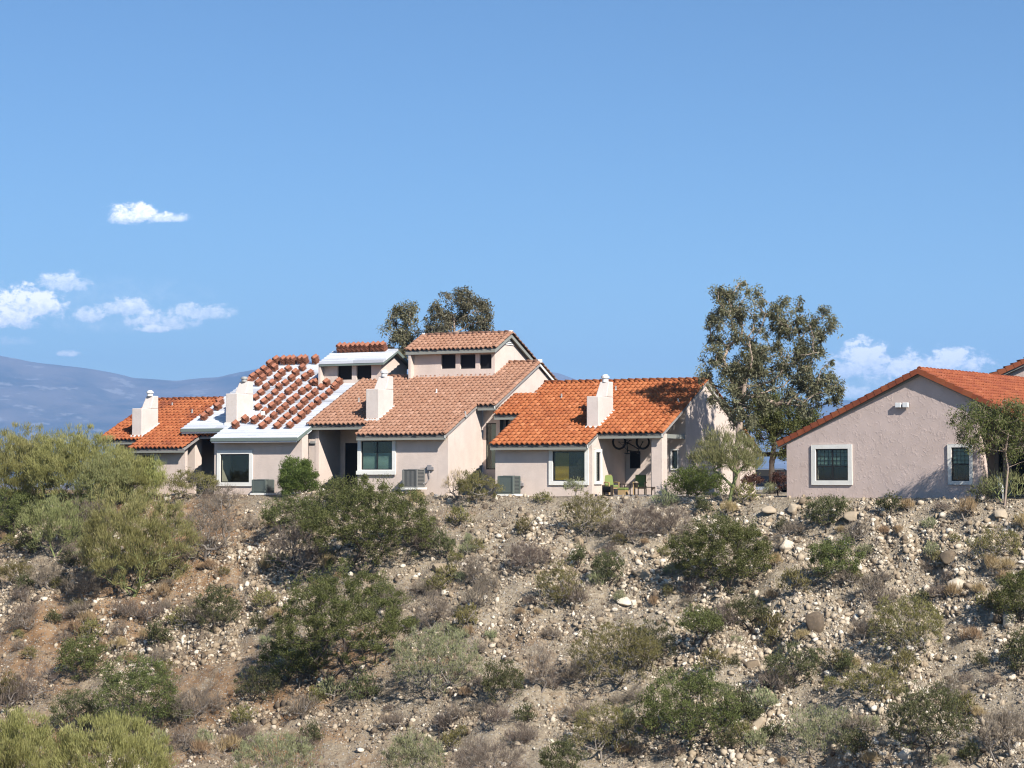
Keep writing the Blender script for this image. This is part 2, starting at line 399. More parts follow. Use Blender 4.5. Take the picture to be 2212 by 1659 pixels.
# ------------------------------------------------------------------ terrain
TANR = math.tan(R(26))
def YC(x): return 98.4 - .488*(np.clip(x, -60, 40)-3.95) - .22*np.clip(x-11, 0, 14)
def H(x, y, fine=True):
    x = np.asarray(x, float); y = np.asarray(y, float)
    yc = YC(x) + .35*np.sin(x*.35)
    d = (yc-y)*.9
    s = np.log1p(np.exp(np.clip(d/.45, -40, 40)))*.45       # rounded crest
    g = fbm(x*.16+3, (y+x*.5)*.05, 5, 3)                    # gullies running down the bank
    prof = .60+.05*g
    dn = np.clip(d, 0, 40)
    z = -prof*s
    amp = np.clip(dn/3.0, 0, 1)
    z = z + amp*(.55*fbm(x*.30, y*.12, 9, 4) + .30*fbm(x*.9, y*.8, 21, 3))
    tm = np.clip((x+4)/10, 0, 1)*np.clip(dn/1.2, 0, 1)*np.clip(.55+1.2*fbm(x*.22, y*.22, 44, 2), 0, 1); hs = 1.25; q = (z+.5*fbm(x*.5, y*.3, 47, 3))/hs; fq = q-np.floor(q); z = z + tm*.62*hs*(fq*fq*fq*(fq*(fq*6-15)+10)-fq)
    z = z - (.8+1.0*np.clip((x-4)/8, 0, 1))*np.clip(dn/1.5, 0, 1)*np.clip(.35-np.abs(fbm((x+y*.15)*.45, y*.10, 52, 3)), 0, 1)
    if fine: z = z + np.clip(dn/1.0, .12, 1)*(.15*fbm(x*2.7, y*2.7, 33, 3)) * (y < 135)
    # gully with pale scree right of centre
    gx = 9.6 + .0*y + (yc-y)*.10; gg = np.exp(-((x-gx)/1.1)**2)*np.clip(dn/4, 0, 1); z = z-.55*gg
    gx2 = 17.6-(yc-y)*.07; z = z-.5*np.exp(-((x-gx2)/1.0)**2)*np.clip(dn/3, 0, 1)
    # low mound in front of the middle house
    z = z + .36*np.exp(-((x+8.2)/3.0)**4)*np.exp(-((y-yc-.2)/1.3)**2)
    fl = -15.5; k = .9
    z = np.where(z < fl+4, fl + np.log1p(np.exp(np.clip((z-fl)/k, -40, 40)))*k, z)
    # opposite bank under the camera
    z2 = -.75 - .72*np.clip(y-1.2, 0, 100)
    z = np.where(y < 30, np.maximum(z2, fl), z)
    # behind the houses the pad drops into the valley
    z = z - 45*np.clip((y-150)/500, 0, 1)**1.2 * (1)
    return z
def seq(parts):
    o = [parts[0][0]]
    for a, b_, st in parts:
        n = max(1, int(round((b_-a)/st))); o += [a+(b_-a)*(i+1)/n for i in range(n)]
    return np.array(o)
xs = seq([(-15000, -2000, 3250), (-2000, -200, 300), (-200, -60, 20), (-60, -31, 1.2), (-31, 29, .17), (29, 60, 1.5), (60, 200, 20), (200, 2000, 300), (2000, 15000, 3250)])
ys = seq([(-3000, -100, 700), (-100, 0, 20), (0, 70, 2.5), (70, 80, .5), (80, 116, .17), (116, 150, 2), (150, 800, 60), (800, 3000, 500), (3000, 17250, 2850)])
X, Y = np.meshgrid(xs, ys); Z = H(X, Y)
nx, ny = len(xs), len(ys)
idx = np.arange(nx*ny).reshape(ny, nx)
Fq = np.stack([idx[:-1, :-1], idx[:-1, 1:], idx[1:, 1:], idx[1:, :-1]], -1).reshape(-1, 4)
ground = fast_mesh('ground', np.stack([X, Y, Z], -1).reshape(-1, 3), Fq, M['ground'], smooth=True)
tag(ground, kind='structure')
def ground_hit(px, py):
    d = ray(px, py); ts = np.arange(60, 135, .1)
    x = d.x*ts/d.y; z = CAMZ+d.z*ts/d.y; h = H(x, ts, False)
    k = np.nonzero(z < h)[0]; k = k[0] if len(k) else len(ts)-1
    return Vector((x[k], ts[k], float(h[k])))
def hz(x, y): return float(H(np.array([x]), np.array([y]), True)[0])

# ------------------------------------------------------------------ far mountains
prof = [(-700, 760), (-300, 750), (-100, 745), (0, 765), (60, 776), (120, 784), (200, 795), (290, 812), (380, 820), (420, 815), (470, 812), (520, 800), (570, 792), (650, 778), (760, 770), (900, 770), (1050, 780),
        (1150, 795), (1205, 803), (1262, 824), (1330, 850), (1450, 872), (1600, 880), (1760, 868), (1850, 862), (1950, 866), (2150, 875), (2400, 870), (2900, 860)]
MY = 14000.0
px_ = np.array([p[0] for p in prof], float); pz_ = np.array([(HOR-p[1])/FPX*MY for p in prof])
mx_ = np.linspace(-8000, 8000, 420); my_ = np.linspace(11000, 17000, 90)
XX, YY = np.meshgrid(mx_, my_)
base = np.interp(XX/MY*FPX+CX, px_, pz_)
t_ = np.clip((YY-11000)/(MY-11000), 0, 1); t2 = np.clip((17000-YY)/(17000-MY), 0, 1)
rid = 1-np.abs(fbm(XX/900, YY/1500, 51, 5))*1.6
ZZ = -45 + (base+45+fbm(XX/260, YY*0+.3, 77, 3)*12)*(np.minimum(t_, t2)**.8) * (1-.28*(1-np.minimum(t_, t2))*rid)
ZZ += 60*fbm(XX/500, YY/700, 61, 5)*np.sin(np.pi*np.clip(t_, 0, 1))*(YY < MY)
n0, n1_ = ZZ.shape; idx = np.arange(n0*n1_).reshape(n0, n1_)
Fm = np.stack([idx[:-1, :-1], idx[:-1, 1:], idx[1:, 1:], idx[1:, :-1]], -1).reshape(-1, 4)
tag(fast_mesh('mountains', np.stack([XX, YY, ZZ], -1).reshape(-1, 3), Fm, M['mountain'], smooth=True), kind='structure')

# ------------------------------------------------------------------ roof tiles
def tile_field(rects, plane, wt=.28, ex=.385, hb=.078, seed=1, jit=.012):
    """S-tiles on a plane. plane = (O, A, B): origin, unit vector along the eave, unit vector up the slope.
    rects = (a0, a1, s0, s1) in plane coordinates. Returns V, faces, attr."""
    O, A, B = [np.array(p, float) for p in plane]; N = np.cross(A, B)
    if N[2] < 0: N = -N
    g = np.random.default_rng(seed); Vs = []; Fs = []; At = []; nb = 0
    K = 8; xx = np.linspace(0, 1, K+1)
    prof = np.where(xx < .62, np.sin(np.pi*np.clip(xx/.62, 0, 1)), -.32*np.sin(np.pi*np.clip((xx-.62)/.38, 0, 1)))*hb+.02
    for (a0, a1, s0, s1) in rects:
        # one common grid for all rects of the plane, so courses run through
        cb = [a0]+[k*wt for k in range(int(math.floor(a0/wt))+1, int(math.ceil(a1/wt))) if k*wt-a0 > wt*.45 and a1-k*wt > wt*.45]+[a1]
        sb = [s0]+[k*ex for k in range(int(math.floor(s0/ex))+1, int(math.ceil(s1/ex))) if k*ex-s0 > ex*.4 and s1-k*ex > ex*.1]+[s1]
        for r in range(len(sb)-1):
            for c in range(len(cb)-1):
                j = g.normal(0, jit, 3); aa = cb[c]+xx*(cb[c+1]-cb[c]) + j[0]*.4
                sl = sb[r]-.04+j[1]; sh = sb[r+1]+.03
                rows = []
                for (s_, lift) in ((sl, -.06), (sl, .0), (sh, 0)):
                    hh = prof*(1.05 if s_ == sl else .86)+lift+(.085 if s_ == sl else .0)+j[2]*.35
                    if lift < 0: hh = hh-.012
                    rows.append(O+np.outer(aa, A)+np.outer(np.full(K+1, s_), B)+np.outer(hh, N))
                Vs.append(np.concatenate(rows))
                i0 = nb+np.arange(K)
                for rr_ in (0, 1):
                    q = np.stack([i0+rr_*(K+1), i0+1+rr_*(K+1), i0+1+(rr_+1)*(K+1), i0+(rr_+1)*(K+1)], -1); Fs.append(q)
                At.append(np.full(2*K, g.random())); nb += 3*(K+1)
    return np.concatenate(Vs), np.concatenate(Fs), np.concatenate(At)

def cap_row(p0, p1, rad=.12, ln=.40, seed=1, up=(0, 0, 1), n=7, squash=1.0):
    """Row of overlapping half-barrel cap tiles from p0 (low) to p1."""
    p0 = Vector(p0); p1 = Vector(p1); L = (p1-p0).length; D = (p1-p0)/L; upv = Vector(up)
    side = D.cross(upv).normalized(); nn = side.cross(D).normalized()
    k = max(1, int(round(L/ln))); st = L/k; g = random.Random(seed); V = []; Fq = []; At = []
    for i in range(k):
        a = p0+D*(st*i-.03); b_ = p0+D*(st*(i+1)+.03); val = g.random(); b0 = len(V); jz = g.gauss(0, .006)
        for q, rr_, lift in ((a, rad*.90, .0), (a, rad*1.08, .035), (b_, rad*.90, 0.0)):
            for m_ in range(n+1):
                th = math.pi*m_/n
                V.append(q+side*math.cos(th)*rr_+nn*(math.sin(th)*rr_*squash+lift+jz))
        for rr_ in (0, 1):
            for m_ in range(n):
                o = b0+rr_*(n+1)+m_; Fq.append((o, o+1, o+n+2, o+n+1)); At.append(val)
    return np.array([tuple(v) for v in V]), np.array(Fq), np.array(At)

def join(parts):
    V = []; Fs = []; A = []; n = 0
    for v, f, a in parts: V.append(v); Fs.append(f+n); A.append(a); n += len(v)
    return np.concatenate(V), np.concatenate(Fs), np.concatenate(A)

# ------------------------------------------------------------------ house pieces (all in the house's own frame)
TP = .45   # roof pitch (rise over run)
SL = math.sqrt(1+TP*TP)
def mF(v):   # front-facing plane at v, d = outward (towards -v)
    return lambda a, z, d: (a, v-d, z)
def mS(u):   # right-facing plane at u
    return lambda a, z, d: (u+d, a, z)
def wallpiece(mb, m, outline, holes=(), th=.22): panel(mb, outline, [list(h) for h in holes], m, 0.0, -th)
def rect(a0, a1, z0, z1): return [(a0, z0), (a1, z0), (a1, z1), (a0, z1)]

def window(root, m, a0, a1, z0, z1, rdep=1.3, frame='dark_frame', sash=2, surround=0, blind=None, rail=None, sur_mat='trim', grid=False, label=None, inset=.06, screen=False, sill=False):
    """Frame mesh with pane, blind and surround as its own pieces."""
    f = MB(); w_ = .05; d1 = -inset+.05; d0 = -inset
    bx = lambda x0, x1, y0, y1, e0, e1, mb=f: mb.box(x0, x1, y0, y1, e0, e1, m)
    bx(a0, a1, z0, z0+w_, d0, d1); bx(a0, a1, z1-w_, z1, d0, d1); bx(a0, a0+w_, z0+w_, z1-w_, d0, d1); bx(a1-w_, a1, z0+w_, z1-w_, d0, d1)
    if sash == 2: c_ = (a0+a1)/2; bx(c_-.035, c_+.035, z0+w_, z1-w_, d0, d1-.005)
    if rail: zz = z0+(z1-z0)*rail; bx(a0+w_, a1-w_, zz-.03, zz+.03, d0, d1-.008)
    fo = f.build('window', M[frame], root, label=label)
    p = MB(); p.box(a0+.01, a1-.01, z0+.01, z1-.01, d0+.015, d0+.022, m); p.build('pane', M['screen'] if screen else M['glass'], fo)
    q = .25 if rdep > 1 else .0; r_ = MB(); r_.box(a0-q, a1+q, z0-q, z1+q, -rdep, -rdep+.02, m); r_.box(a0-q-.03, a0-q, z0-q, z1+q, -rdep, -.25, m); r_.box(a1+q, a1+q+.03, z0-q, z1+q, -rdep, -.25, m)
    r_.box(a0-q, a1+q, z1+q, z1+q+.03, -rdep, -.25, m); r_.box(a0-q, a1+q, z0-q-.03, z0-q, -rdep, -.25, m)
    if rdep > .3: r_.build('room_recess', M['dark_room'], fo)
    if grid:
        g_ = MB(); k = 4
        for half in ((a0+w_, (a0+a1)/2-.035), ((a0+a1)/2+.035, a1-w_)) if sash == 2 else ((a0+w_, a1-w_),):
            for i in range(1, k): xx = half[0]+(half[1]-half[0])*i/k; g_.box(xx-.006, xx+.006, z0+(z1-z0)*.5, z1-w_, d0+.024, d0+.04, m)
            for i in range(0, 4): zz = z0+(z1-z0)*(.5+.5*i/4); g_.box(half[0], half[1], zz-.006, zz+.006, d0+.024, d0+.038, m)
        g_.build('muntin', M['dark_frame'], fo)
    if blind:
        bm_, b0, b1, c0, c1 = blind; b_ = MB(); n = max(3, int((b1-b0)*(z1-z0)/.055))
        for i in range(n):
            zz = z0+(z1-z0)*(b0+(b1-b0)*(i+.5)/n); hgt = (b1-b0)*(z1-z0)/n
            b_.hexa([m(a0+(a1-a0)*c0+.03, zz-hgt*.42, -inset-.06), m(a0+(a1-a0)*c1-.03, zz-hgt*.42, -inset-.06), m(a0+(a1-a0)*c1-.03, zz-hgt*.38, -inset-.07), m(a0+(a1-a0)*c0+.03, zz-hgt*.38, -inset-.07)],
                    [m(a0+(a1-a0)*c0+.03, zz+hgt*.42, -inset-.085), m(a0+(a1-a0)*c1-.03, zz+hgt*.42, -inset-.085), m(a0+(a1-a0)*c1-.03, zz+hgt*.46, -inset-.095), m(a0+(a1-a0)*c0+.03, zz+hgt*.46, -inset-.095)])
        b_.build('blind', M[bm_], fo)
    if surround:
        s_ = MB(); k = surround; o = .07
        out_ = rect(a0-k, a1+k, z0-k, z1+k); panel(s_, out_, [rect(a0, a1, z0, z1)], m, o, .002)
        if sill: s_.box(a0-k-.05, a1+k+.05, z0-k-.06, z0-.06, .071, .14, m)
        s_.build('window_surround', M[sur_mat], fo, bevel=.02)
    return fo

def chimney(root, fr, zr, u0, u1, v0, v1, zl, zt, vup, flue, skirt=True):
    """Stepped stucco chimney: low block in front, taller shaft set back with a leaning front."""
    b = MB(); zb = zr(v0)-.6
    lean = .16
    # lower block
    b.hexa([(u0, v0, zb), (u1, v0, zb), (u1, v1, zb), (u0, v1, zb)], [(u0, v0, zl), (u1, v0, zl), (u1, v1, zl), (u0, v1, zl)], .5)
    b.hexa([(u0+.03, vup-.20, zl+.002), (u1-.003, vup-.20, zl+.002), (u1-.003, v1-.003, zl+.002), (u0+.03, v1-.003, zl+.002)],
           [(u0+.16, vup+.10, zt), (u1-.003, vup+.10, zt), (u1-.003, v1-.003, zt), (u0+.16, v1-.003, zt)], .5)
    c = b.build('chimney', M['chimney'], root, bevel=.035)
    # stucco skirt and flashing where it meets the tiles
    s_ = MB(); e = .05
    s_.hexa([(u0-e, v0-e, zr(v0-e)+.02), (u1+e, v0-e, zr(v0-e)+.02), (u1+e, v1+e, zr(v1+e)+.02), (u0-e, v1+e, zr(v1+e)+.02)],
            [(u0-e, v0-e, zr(v0-e)+.16), (u1+e, v0-e, zr(v0-e)+.16), (u1+e, v1+e, zr(v1+e)+.16), (u0-e, v1+e, zr(v1+e)+.16)])
    s_.build('flashing', M['trim'], c)
    fu, fv = (u0+u1)/2+.08, v1-.45
    p = MB(); p.cyl((fu, fv), .16, .16, zt-.02, zt+flue*.55, 14); p.cyl((fu, fv), .21, .21, zt+flue*.5, zt+flue*.78, 14); p.cyl((fu, fv), .17, .12, zt+flue*.78, zt+flue, 14)
    p.build('flue_cap', M['flash'] if flue < .3 else M['white'], c, smooth=False)
    return c

def roof_plane_obj(root, name, rects_uv, v_e, z_e, material, seed, caps=(), t=TP, sign=1, extra=None, wt=.28, deck='soffit'):
    """Front slope z = z_e + t (v - v_e); rects in (u0,u1,v0,v1). Adds a solid deck beneath."""
    sl = math.sqrt(1+t*t); O = (0, v_e, z_e); A = (1, 0, 0); B = (0, sign/sl, t/sl)
    parts = [tile_field([(u0, u1, abs(v0-v_e)*sl if sign > 0 else abs(v1-v_e)*sl, abs(v1-v_e)*sl if sign > 0 else abs(v0-v_e)*sl) for u0, u1, v0, v1 in rects_uv], (O, A, B), wt=wt, seed=seed)]
    parts += list(caps)
    v, f, a = join(parts)
    ro = fast_mesh(name, v, f, material, root, attr=a)
    d = MB(); zz = lambda vv: z_e+t*sign*(vv-v_e)
    for u0, u1, v0, v1 in rects_uv:
        e = .03
        d.hexa([(u0+e, v0+e, zz(v0+e)-.16), (u1-e, v0+e, zz(v0+e)-.16), (u1-e, v1-e*0, zz(v1)-.16), (u0+e, v1, zz(v1)-.16)],
               [(u0+e, v0+e, zz(v0+e)-.035), (u1-e, v0+e, zz(v0+e)-.035), (u1-e, v1, zz(v1)-.035), (u0+e, v1, zz(v1)-.035)])
    d.build('roof_deck', M[deck], ro)
    return ro

def fascia(root, segs, material='fascia', h=.20, th=.04):
    """segs: ((x0,y0,z0),(x1,y1,z1)) top edges; one mesh for all boards of a house edge."""
    for (p, q) in segs:
        f = MB(); p = Vector(p); q = Vector(q); d = (q-p); side = Vector((-d.y, d.x, 0))
        side = side.normalized()*th if side.length > 1e-6 else Vector((th, 0, 0))
        f.hexa([p+Vector((0, 0, -h)), q+Vector((0, 0, -h)), q+side+Vector((0, 0, -h)), p+side+Vector((0, 0, -h))], [p, q, q+side, p+side])
        f.build('fascia', M[material], root)

THETA = 26.0
XD, YD = (1279-CX)/FPX*101.0, 101.0
def row_frame(px):
    d = ray(px, 1000); sl_ = d.x/d.y
    # point (sl*Y, Y) on the line through (XD, YD) with direction (cos, -sin)
    c, s_ = math.cos(R(THETA)), math.sin(R(THETA))
    # (sl*Y-XD)/c = (Y-YD)/(-s)
    Yv = (YD*c + XD*s_)/(c+sl_*s_)
    return Frame(sl_*Yv, Yv, THETA)
def house_root(name, fr, **k): return empty(name, (fr.x, fr.y, 0), -fr.a, **k)
# ------------------------------------------------------------------ the four row houses
class Unit:
    def __init__(s, name, px, eave_px, eave_py, ridge_pt, label, group='attached tile-roofed houses on the bank'):
        s.fr = row_frame(px); s.root = house_root(name, s.fr, label=label, cat='house', group=group)
        s.oh = .50; s.ve = -s.oh; s.ur, s.ze = s.fr.F(eave_px, eave_py, s.ve)
        s.rp = s.P(*ridge_pt); s.vr = s.rp.y; s.zr_ = s.z(s.vr)
    def P(s, px, py): return s.fr.P(px, py, s.ve, s.ze, TP)
    def z(s, v): return s.ze+TP*(v-s.ve)
    def zz(s, v): return s.z(v) if v <= s.vr_top() else s.z(s.vr_top())-TP*(v-s.vr_top())
    def vr_top(s): return s.vr
    def side(s, mb, u, v0, v1, holes=(), drop=.17, vback=None, zb=-.6, out=1):
        pts = [(v0, zb)]
        if v1 <= s.vr: pts += [(v1, zb), (v1, s.z(v1)-drop)]
        else: pts += [(v1, zb), (v1, s.z(s.vr)-TP*(v1-s.vr)-drop), (s.vr, s.z(s.vr)-drop)]
        pts += [(v0, s.z(v0)-drop)]
        wallpiece(mb, mS(u), pts, holes, .22*out)
    def front(s, mb, v, u0, u1, holes=(), drop=.17, zb=-.6, top=None):
        wallpiece(mb, mF(v), rect(u0, u1, zb, (s.z(v)-drop) if top is None else top), holes, .22)
    def hole(s, p0, p1, v):  # window opening on a front wall from two pixel corners
        a0, z1 = s.fr.F(p0[0], p0[1], v); a1, z0 = s.fr.F(p1[0], p1[1], v); return a0, a1, z0, z1

def rake_caps(U, u, v0, v1, seed, rad=.13, back=False):
    if back: p, q = (u, v1, U.z(U.vr)-TP*(v1-U.vr)+.03), (u, U.vr, U.z(U.vr)+.03)
    else: p, q = (u, v0, U.z(v0)+.03), (u, v1, U.z(v1)+.03)
    return cap_row(p, q, rad=rad, ln=.38, seed=seed, squash=.95)
def tower(U, el, er, ridge_l, ridge_r, wl, wr, wins, back_px, mat_, seed, vfront, name='tower', felt=False, wing=True):
    """Clerestory box on the roof. el/er: eave pixels, ridge pixels, wall pixels, windows pixel boxes."""
    fr = U.fr; v = vfront; ve = v-.42
    u0, ze = fr.F(*el, ve); u1, _ = fr.F(er[0], er[1], ve)
    ptr = fr.P(ridge_r[0], ridge_r[1], ve, ze, TP); vr = ptr.y; zr_ = ze+TP*(vr-ve)
    w0 = fr.F(wl, er[1], v)[0]; w1 = fr.F(wr, er[1], v)[0]
    vb, _ = fr.S(back_px[0], back_px[1], w1); vb = max(vb, vr+.8)
    b = MB(); m = mF(v); top = ze+TP*(v-ve)-.17; zb = U.z(v)-1.0
    holes = []
    for (x0, y0, x1, y1) in wins:
        a0, z1 = fr.F(x0, y0, v); a1, z0 = fr.F(x1, y1, v); holes.append((a0, min(a1, w1-.04), z0, z1))
    wallpiece(b, m, rect(w0, w1, zb, top), [rect(a0, a1, z0, min(z1, top-.03)) for a0, a1, z0, z1 in holes], .2)
    for (uu, o_) in ((w1+.004, 1), (w0-.004, -1)):
        wallpiece(b, mS(uu), [(v+.002, zb), (vb, zb), (vb, zr_-TP*(vb-vr)-.17), (vr, zr_-.17), (v+.002, top)], (), .2*o_)
    if wing:   # short side wing framing the recessed front
        wallpiece(b, mS(w0+.0), [(v-.36, U.z(v-.36)-.3), (v, U.z(v)-.3), (v, top+.02), (v-.36, top-.14)], (), -.14)
    wo = b.build(name+'_wall', M['stucco'], U.root)
    for a0, a1, z0, z1 in holes: window(U.root, m, a0, a1, z0, min(z1, top-.03), sash=1, screen=True, inset=.16, rdep=.2)
    # roof
    sl = SL; O = (0, ve, ze); A = (1, 0, 0); Bv = (0, 1/sl, TP/sl)
    Ob = (0, vr, zr_); Bb = (0, 1/sl, -TP/sl)
    if not felt:
        parts = [tile_field([(u0+.1, u1-.1, 0, (vr-ve)*sl)], (O, A, Bv), seed=seed)]
        vbb = vb+.3
        Oe = (0, vbb, zr_-TP*(vbb-vr)); parts.append(tile_field([(u0+.1, u1-.1, 0, (vbb-vr)*sl)], (Oe, A, (0, -1/sl, TP/sl)), seed=seed+1))
        parts.append(cap_row((u0, vr, zr_+.03), (u1, vr, zr_+.03), rad=.13, seed=seed+2))
        for uu in (u0+.06, u1-.06):
            parts.append(cap_row((uu, ve, ze+.03), (uu, vr, zr_+.03), rad=.13, seed=seed+3))
            parts.append(cap_row((uu, vbb, zr_-TP*(vbb-vr)+.03), (uu, vr, zr_+.03), rad=.13, seed=seed+4))
        v_, f_, a_ = join(parts); ro = fast_mesh(name+'_roof', v_, f_, M[mat_], U.root, attr=a_)
        mo = MB(); mo.box(u1-.16, u1+.02, vr-.13, vr+.13, zr_-.02, zr_+.17); mo.build('ridge_mortar', M['white'], ro, bevel=.03)
        mo = MB(); mo.box(u0-.02, u0+.16, vr-.13, vr+.13, zr_-.02, zr_+.17); mo.build('ridge_mortar', M['white'], ro, bevel=.03)
    else:
        ro = felt_roof(U.root, name+'_roof', [(u0, u1, ve, vr)], ve, ze)
        vbb = vb+.3
    d = MB()
    for (va, vb_, za, zb_) in ((ve+.03, vr, ze+.03*TP, zr_), (vr, vbb, zr_, zr_-TP*(vbb-vr))):
        d.hexa([(u0+.04, va, za-.15), (u1-.04, va, za-.15), (u1-.04, vb_, zb_-.15), (u0+.04, vb_, zb_-.15)],
               [(u0+.04, va, za-.03), (u1-.04, va, za-.03), (u1-.04, vb_, zb_-.03), (u0+.04, vb_, zb_-.03)])
    d.build('roof_deck', M['fascia'], ro)
    fascia(U.root, [((u0+.02, ve+.02, ze-.05), (u1-.02, ve+.02, ze-.05)), ((u1-.02, ve+.05, ze-.06), (u1-.02, vr, zr_-.06)), ((u1-.02, vr, zr_-.06), (u1-.02, vbb, zr_-TP*(vbb-vr)-.06))],
           'green_fascia' if felt else 'fascia', h=.17, th=.04)
    return dict(u0=u0, u1=u1, ve=ve, ze=ze, vr=vr, zr=zr_, w0=w0, w1=w1, v=v, wall=wo)

def felt_roof(root, name, rects, v_e, z_e, seed=3):
    """White underlayment laid in lapped courses."""
    b = MB(); g = random.Random(seed); cw = .30
    for (u0, u1, v0, v1) in rects:
        n = max(1, int(round((v1-v0)/cw)))
        for i in range(n):
            a = v0+(v1-v0)*i/n; c = v0+(v1-v0)*(i+1)/n+.02; za = z_e+TP*(a-v_e); zc = z_e+TP*(c-v_e)
            u = u0
            while u < u1-.01:
                e = min(u1, u+g.uniform(1.6, 4.2)); j = g.uniform(0, .012)
                b.hexa([(u, a, za-.10), (e, a, za-.10), (e, c, zc-.10), (u, c, zc-.10)], [(u, a, za+.055+j), (e, a, za+.055+j), (e, c, zc+.002), (u, c, zc+.002)], g.random()); u = e
    return b.build(name, M['felt'], root)

# ---- pixel-placed reference frames (units share one straight building line)
# House D: orange roof, bay and bicycle porch
D = Unit('row_house', 1279, 1271, 960, (1500, 822), 'stucco row house with bright orange tile roof, corner window and a porch with bicycle')
D.ml = D.fr.F(1057, 960, D.ve)[0]; D.wl = D.fr.F(1070, 1000, 0)[0]
D.vL = D.P(1095, 896).y; D.Ll = D.P(1067, 896).x
D.vP = D.P(1362, 936).y; D.Pr = D.P(1430, 938.5).x
D.vLt = D.P(1150, 851).y
D.rl = D.P(1213, 826).x
rects = [(D.Ll, D.ml, D.vL, D.vLt), (D.ml, D.ur, D.ve, D.vLt), (D.ur, D.Pr, D.vP, D.vLt), (D.rl-.9, D.Pr, D.vLt, D.vr)]
caps = [cap_row((D.rl-.9, D.vr, D.zr_+.04), (D.Pr, D.vr, D.zr_+.04), seed=4, rad=.12), rake_caps(D, D.Pr-.10, D.vP, D.vr, 5), rake_caps(D, D.Pr-.10, 0, D.vr+8.2, 6, back=True)]
vb = D.vr+8.2; caps.append(tile_field([(D.rl-.9, D.Pr, 0, (vb-D.vr)*SL)], ((0, vb, D.zr_-TP*(vb-D.vr)), (1, 0, 0), (0, -1/SL, TP/SL)), seed=77))
D.roof = roof_plane_obj(D.root, 'roof', rects, D.ve, D.ze, M['tile_orange'], 11, caps)
bd = MB(); bd.hexa([(D.rl, D.vr, D.zr_-.16), (D.Pr-.05, D.vr, D.zr_-.16), (D.Pr-.05, vb, D.zr_-TP*8.2-.16), (D.rl, vb, D.zr_-TP*8.2-.16)], [(D.rl, D.vr, D.zr_-.04), (D.Pr-.05, D.vr, D.zr_-.04), (D.Pr-.05, vb, D.zr_-TP*8.2-.04), (D.rl, vb, D.zr_-TP*8.2-.04)]); bd.build('roof_deck', M['soffit'], D.roof)
D.up = D.fr.F(1431, 1060, D.vP+.35)[0]          # pillar right corner
D.vW = D.fr.S(1481, 1000, D.up)[0]               # patio back wall
fascia(D.root, [((D.ml+.03, D.ve+.03, D.ze-.03), (D.ur-.03, D.ve+.03, D.ze-.03)), ((D.ur, D.vP+.03, D.z(D.vP)-.03), (D.Pr-.03, D.vP+.03, D.z(D.vP)-.03)),
                ((D.Ll, D.vL+.03, D.z(D.vL)-.03), (D.ml, D.vL+.03, D.z(D.vL)-.03))], h=.22)
fascia(D.root, [((D.Pr-.05, D.vP, D.z(D.vP)-.04), (D.Pr-.05, D.vr, D.zr_-.04)), ((D.Pr-.05, D.vr, D.zr_-.04), (D.Pr-.05, vb, D.zr_-TP*8.2-.04)), ((D.ur-.03, D.ve, D.ze-.04), (D.ur-.03, D.vP+.1, D.z(D.vP+.1)-.04))], 'trim', h=.15)
b = MB()
wh = D.hole((1194.6, 974.8), (1263.8, 1039), 0)
D.front(b, 0, D.wl, 0, [rect(*wh)])
s0 = D.fr.S(1286, 977, 0); s1 = D.fr.S(1295.5, 1039, 0)
D.side(b, -.004, .002, D.vW, [rect(s0[0], s1[0], s1[1], s0[1])])
# patio back wall with door and window openings
win2 = D.hole((1360.5, 974.5), (1383.5, 1012), D.vW); dr = D.hole((1330, 979), (1352, 1066), D.vW)
win3 = D.hole((1452, 973), (1463.5, 1012), D.vW)
D.front(b, D.vW, .0, D.up, [rect(*win2), rect(dr[0], dr[1], .02, dr[3]), rect(*win3)])
D.side(b, D.up+.004, D.vW+.002, vb-.4)
D.side(b, D.wl, .002, D.vL+2.5, out=-1)
b.box(D.wl-2.4, D.wl, D.vL+1.2, D.vL+1.4, -.6, D.z(D.vL+1.2)-.17)
D.wall = b.build('wall', M['stucco'], D.root)
window(D.root, mF(0), *wh, surround=.20, sash=1, blind=('wood_blind', 0, .95, .02, .98), frame='dark_frame', label='corner window with yellow wooden shutters')
window(D.root, mS(-.004), s0[0], s1[0], s1[1], s0[1], surround=.16, sash=1, blind=('wood_blind', 0, .95, .05, .95))
window(D.root, mF(D.vW), *win2, sash=1, screen=True); window(D.root, mF(D.vW), *win3, sash=1, surround=.06)
# door
b = MB(); m = mF(D.vW); b.box(dr[0]+.01, dr[1]-.01, .02, dr[3]-.01, -.14, -.09, m); do = b.build('door', M['white'], D.root, label='white panelled patio door with a glazed strip')
b = MB()
w0 = dr[0]+.05; w1 = dr[0]+(dr[1]-dr[0])*.50
for i in range(4): z0 = .55+(dr[3]-.7)*i/4; b.box(w0, w1, z0, z0+(dr[3]-.7)/4-.05, -.088, -.08, m)
b.build('door_glass', M['screen'], do)
b = MB(); b.box(dr[1]-.12, dr[1]-.06, .95, 1.05, -.088, -.04, m); b.build('handle', M['black'], do)
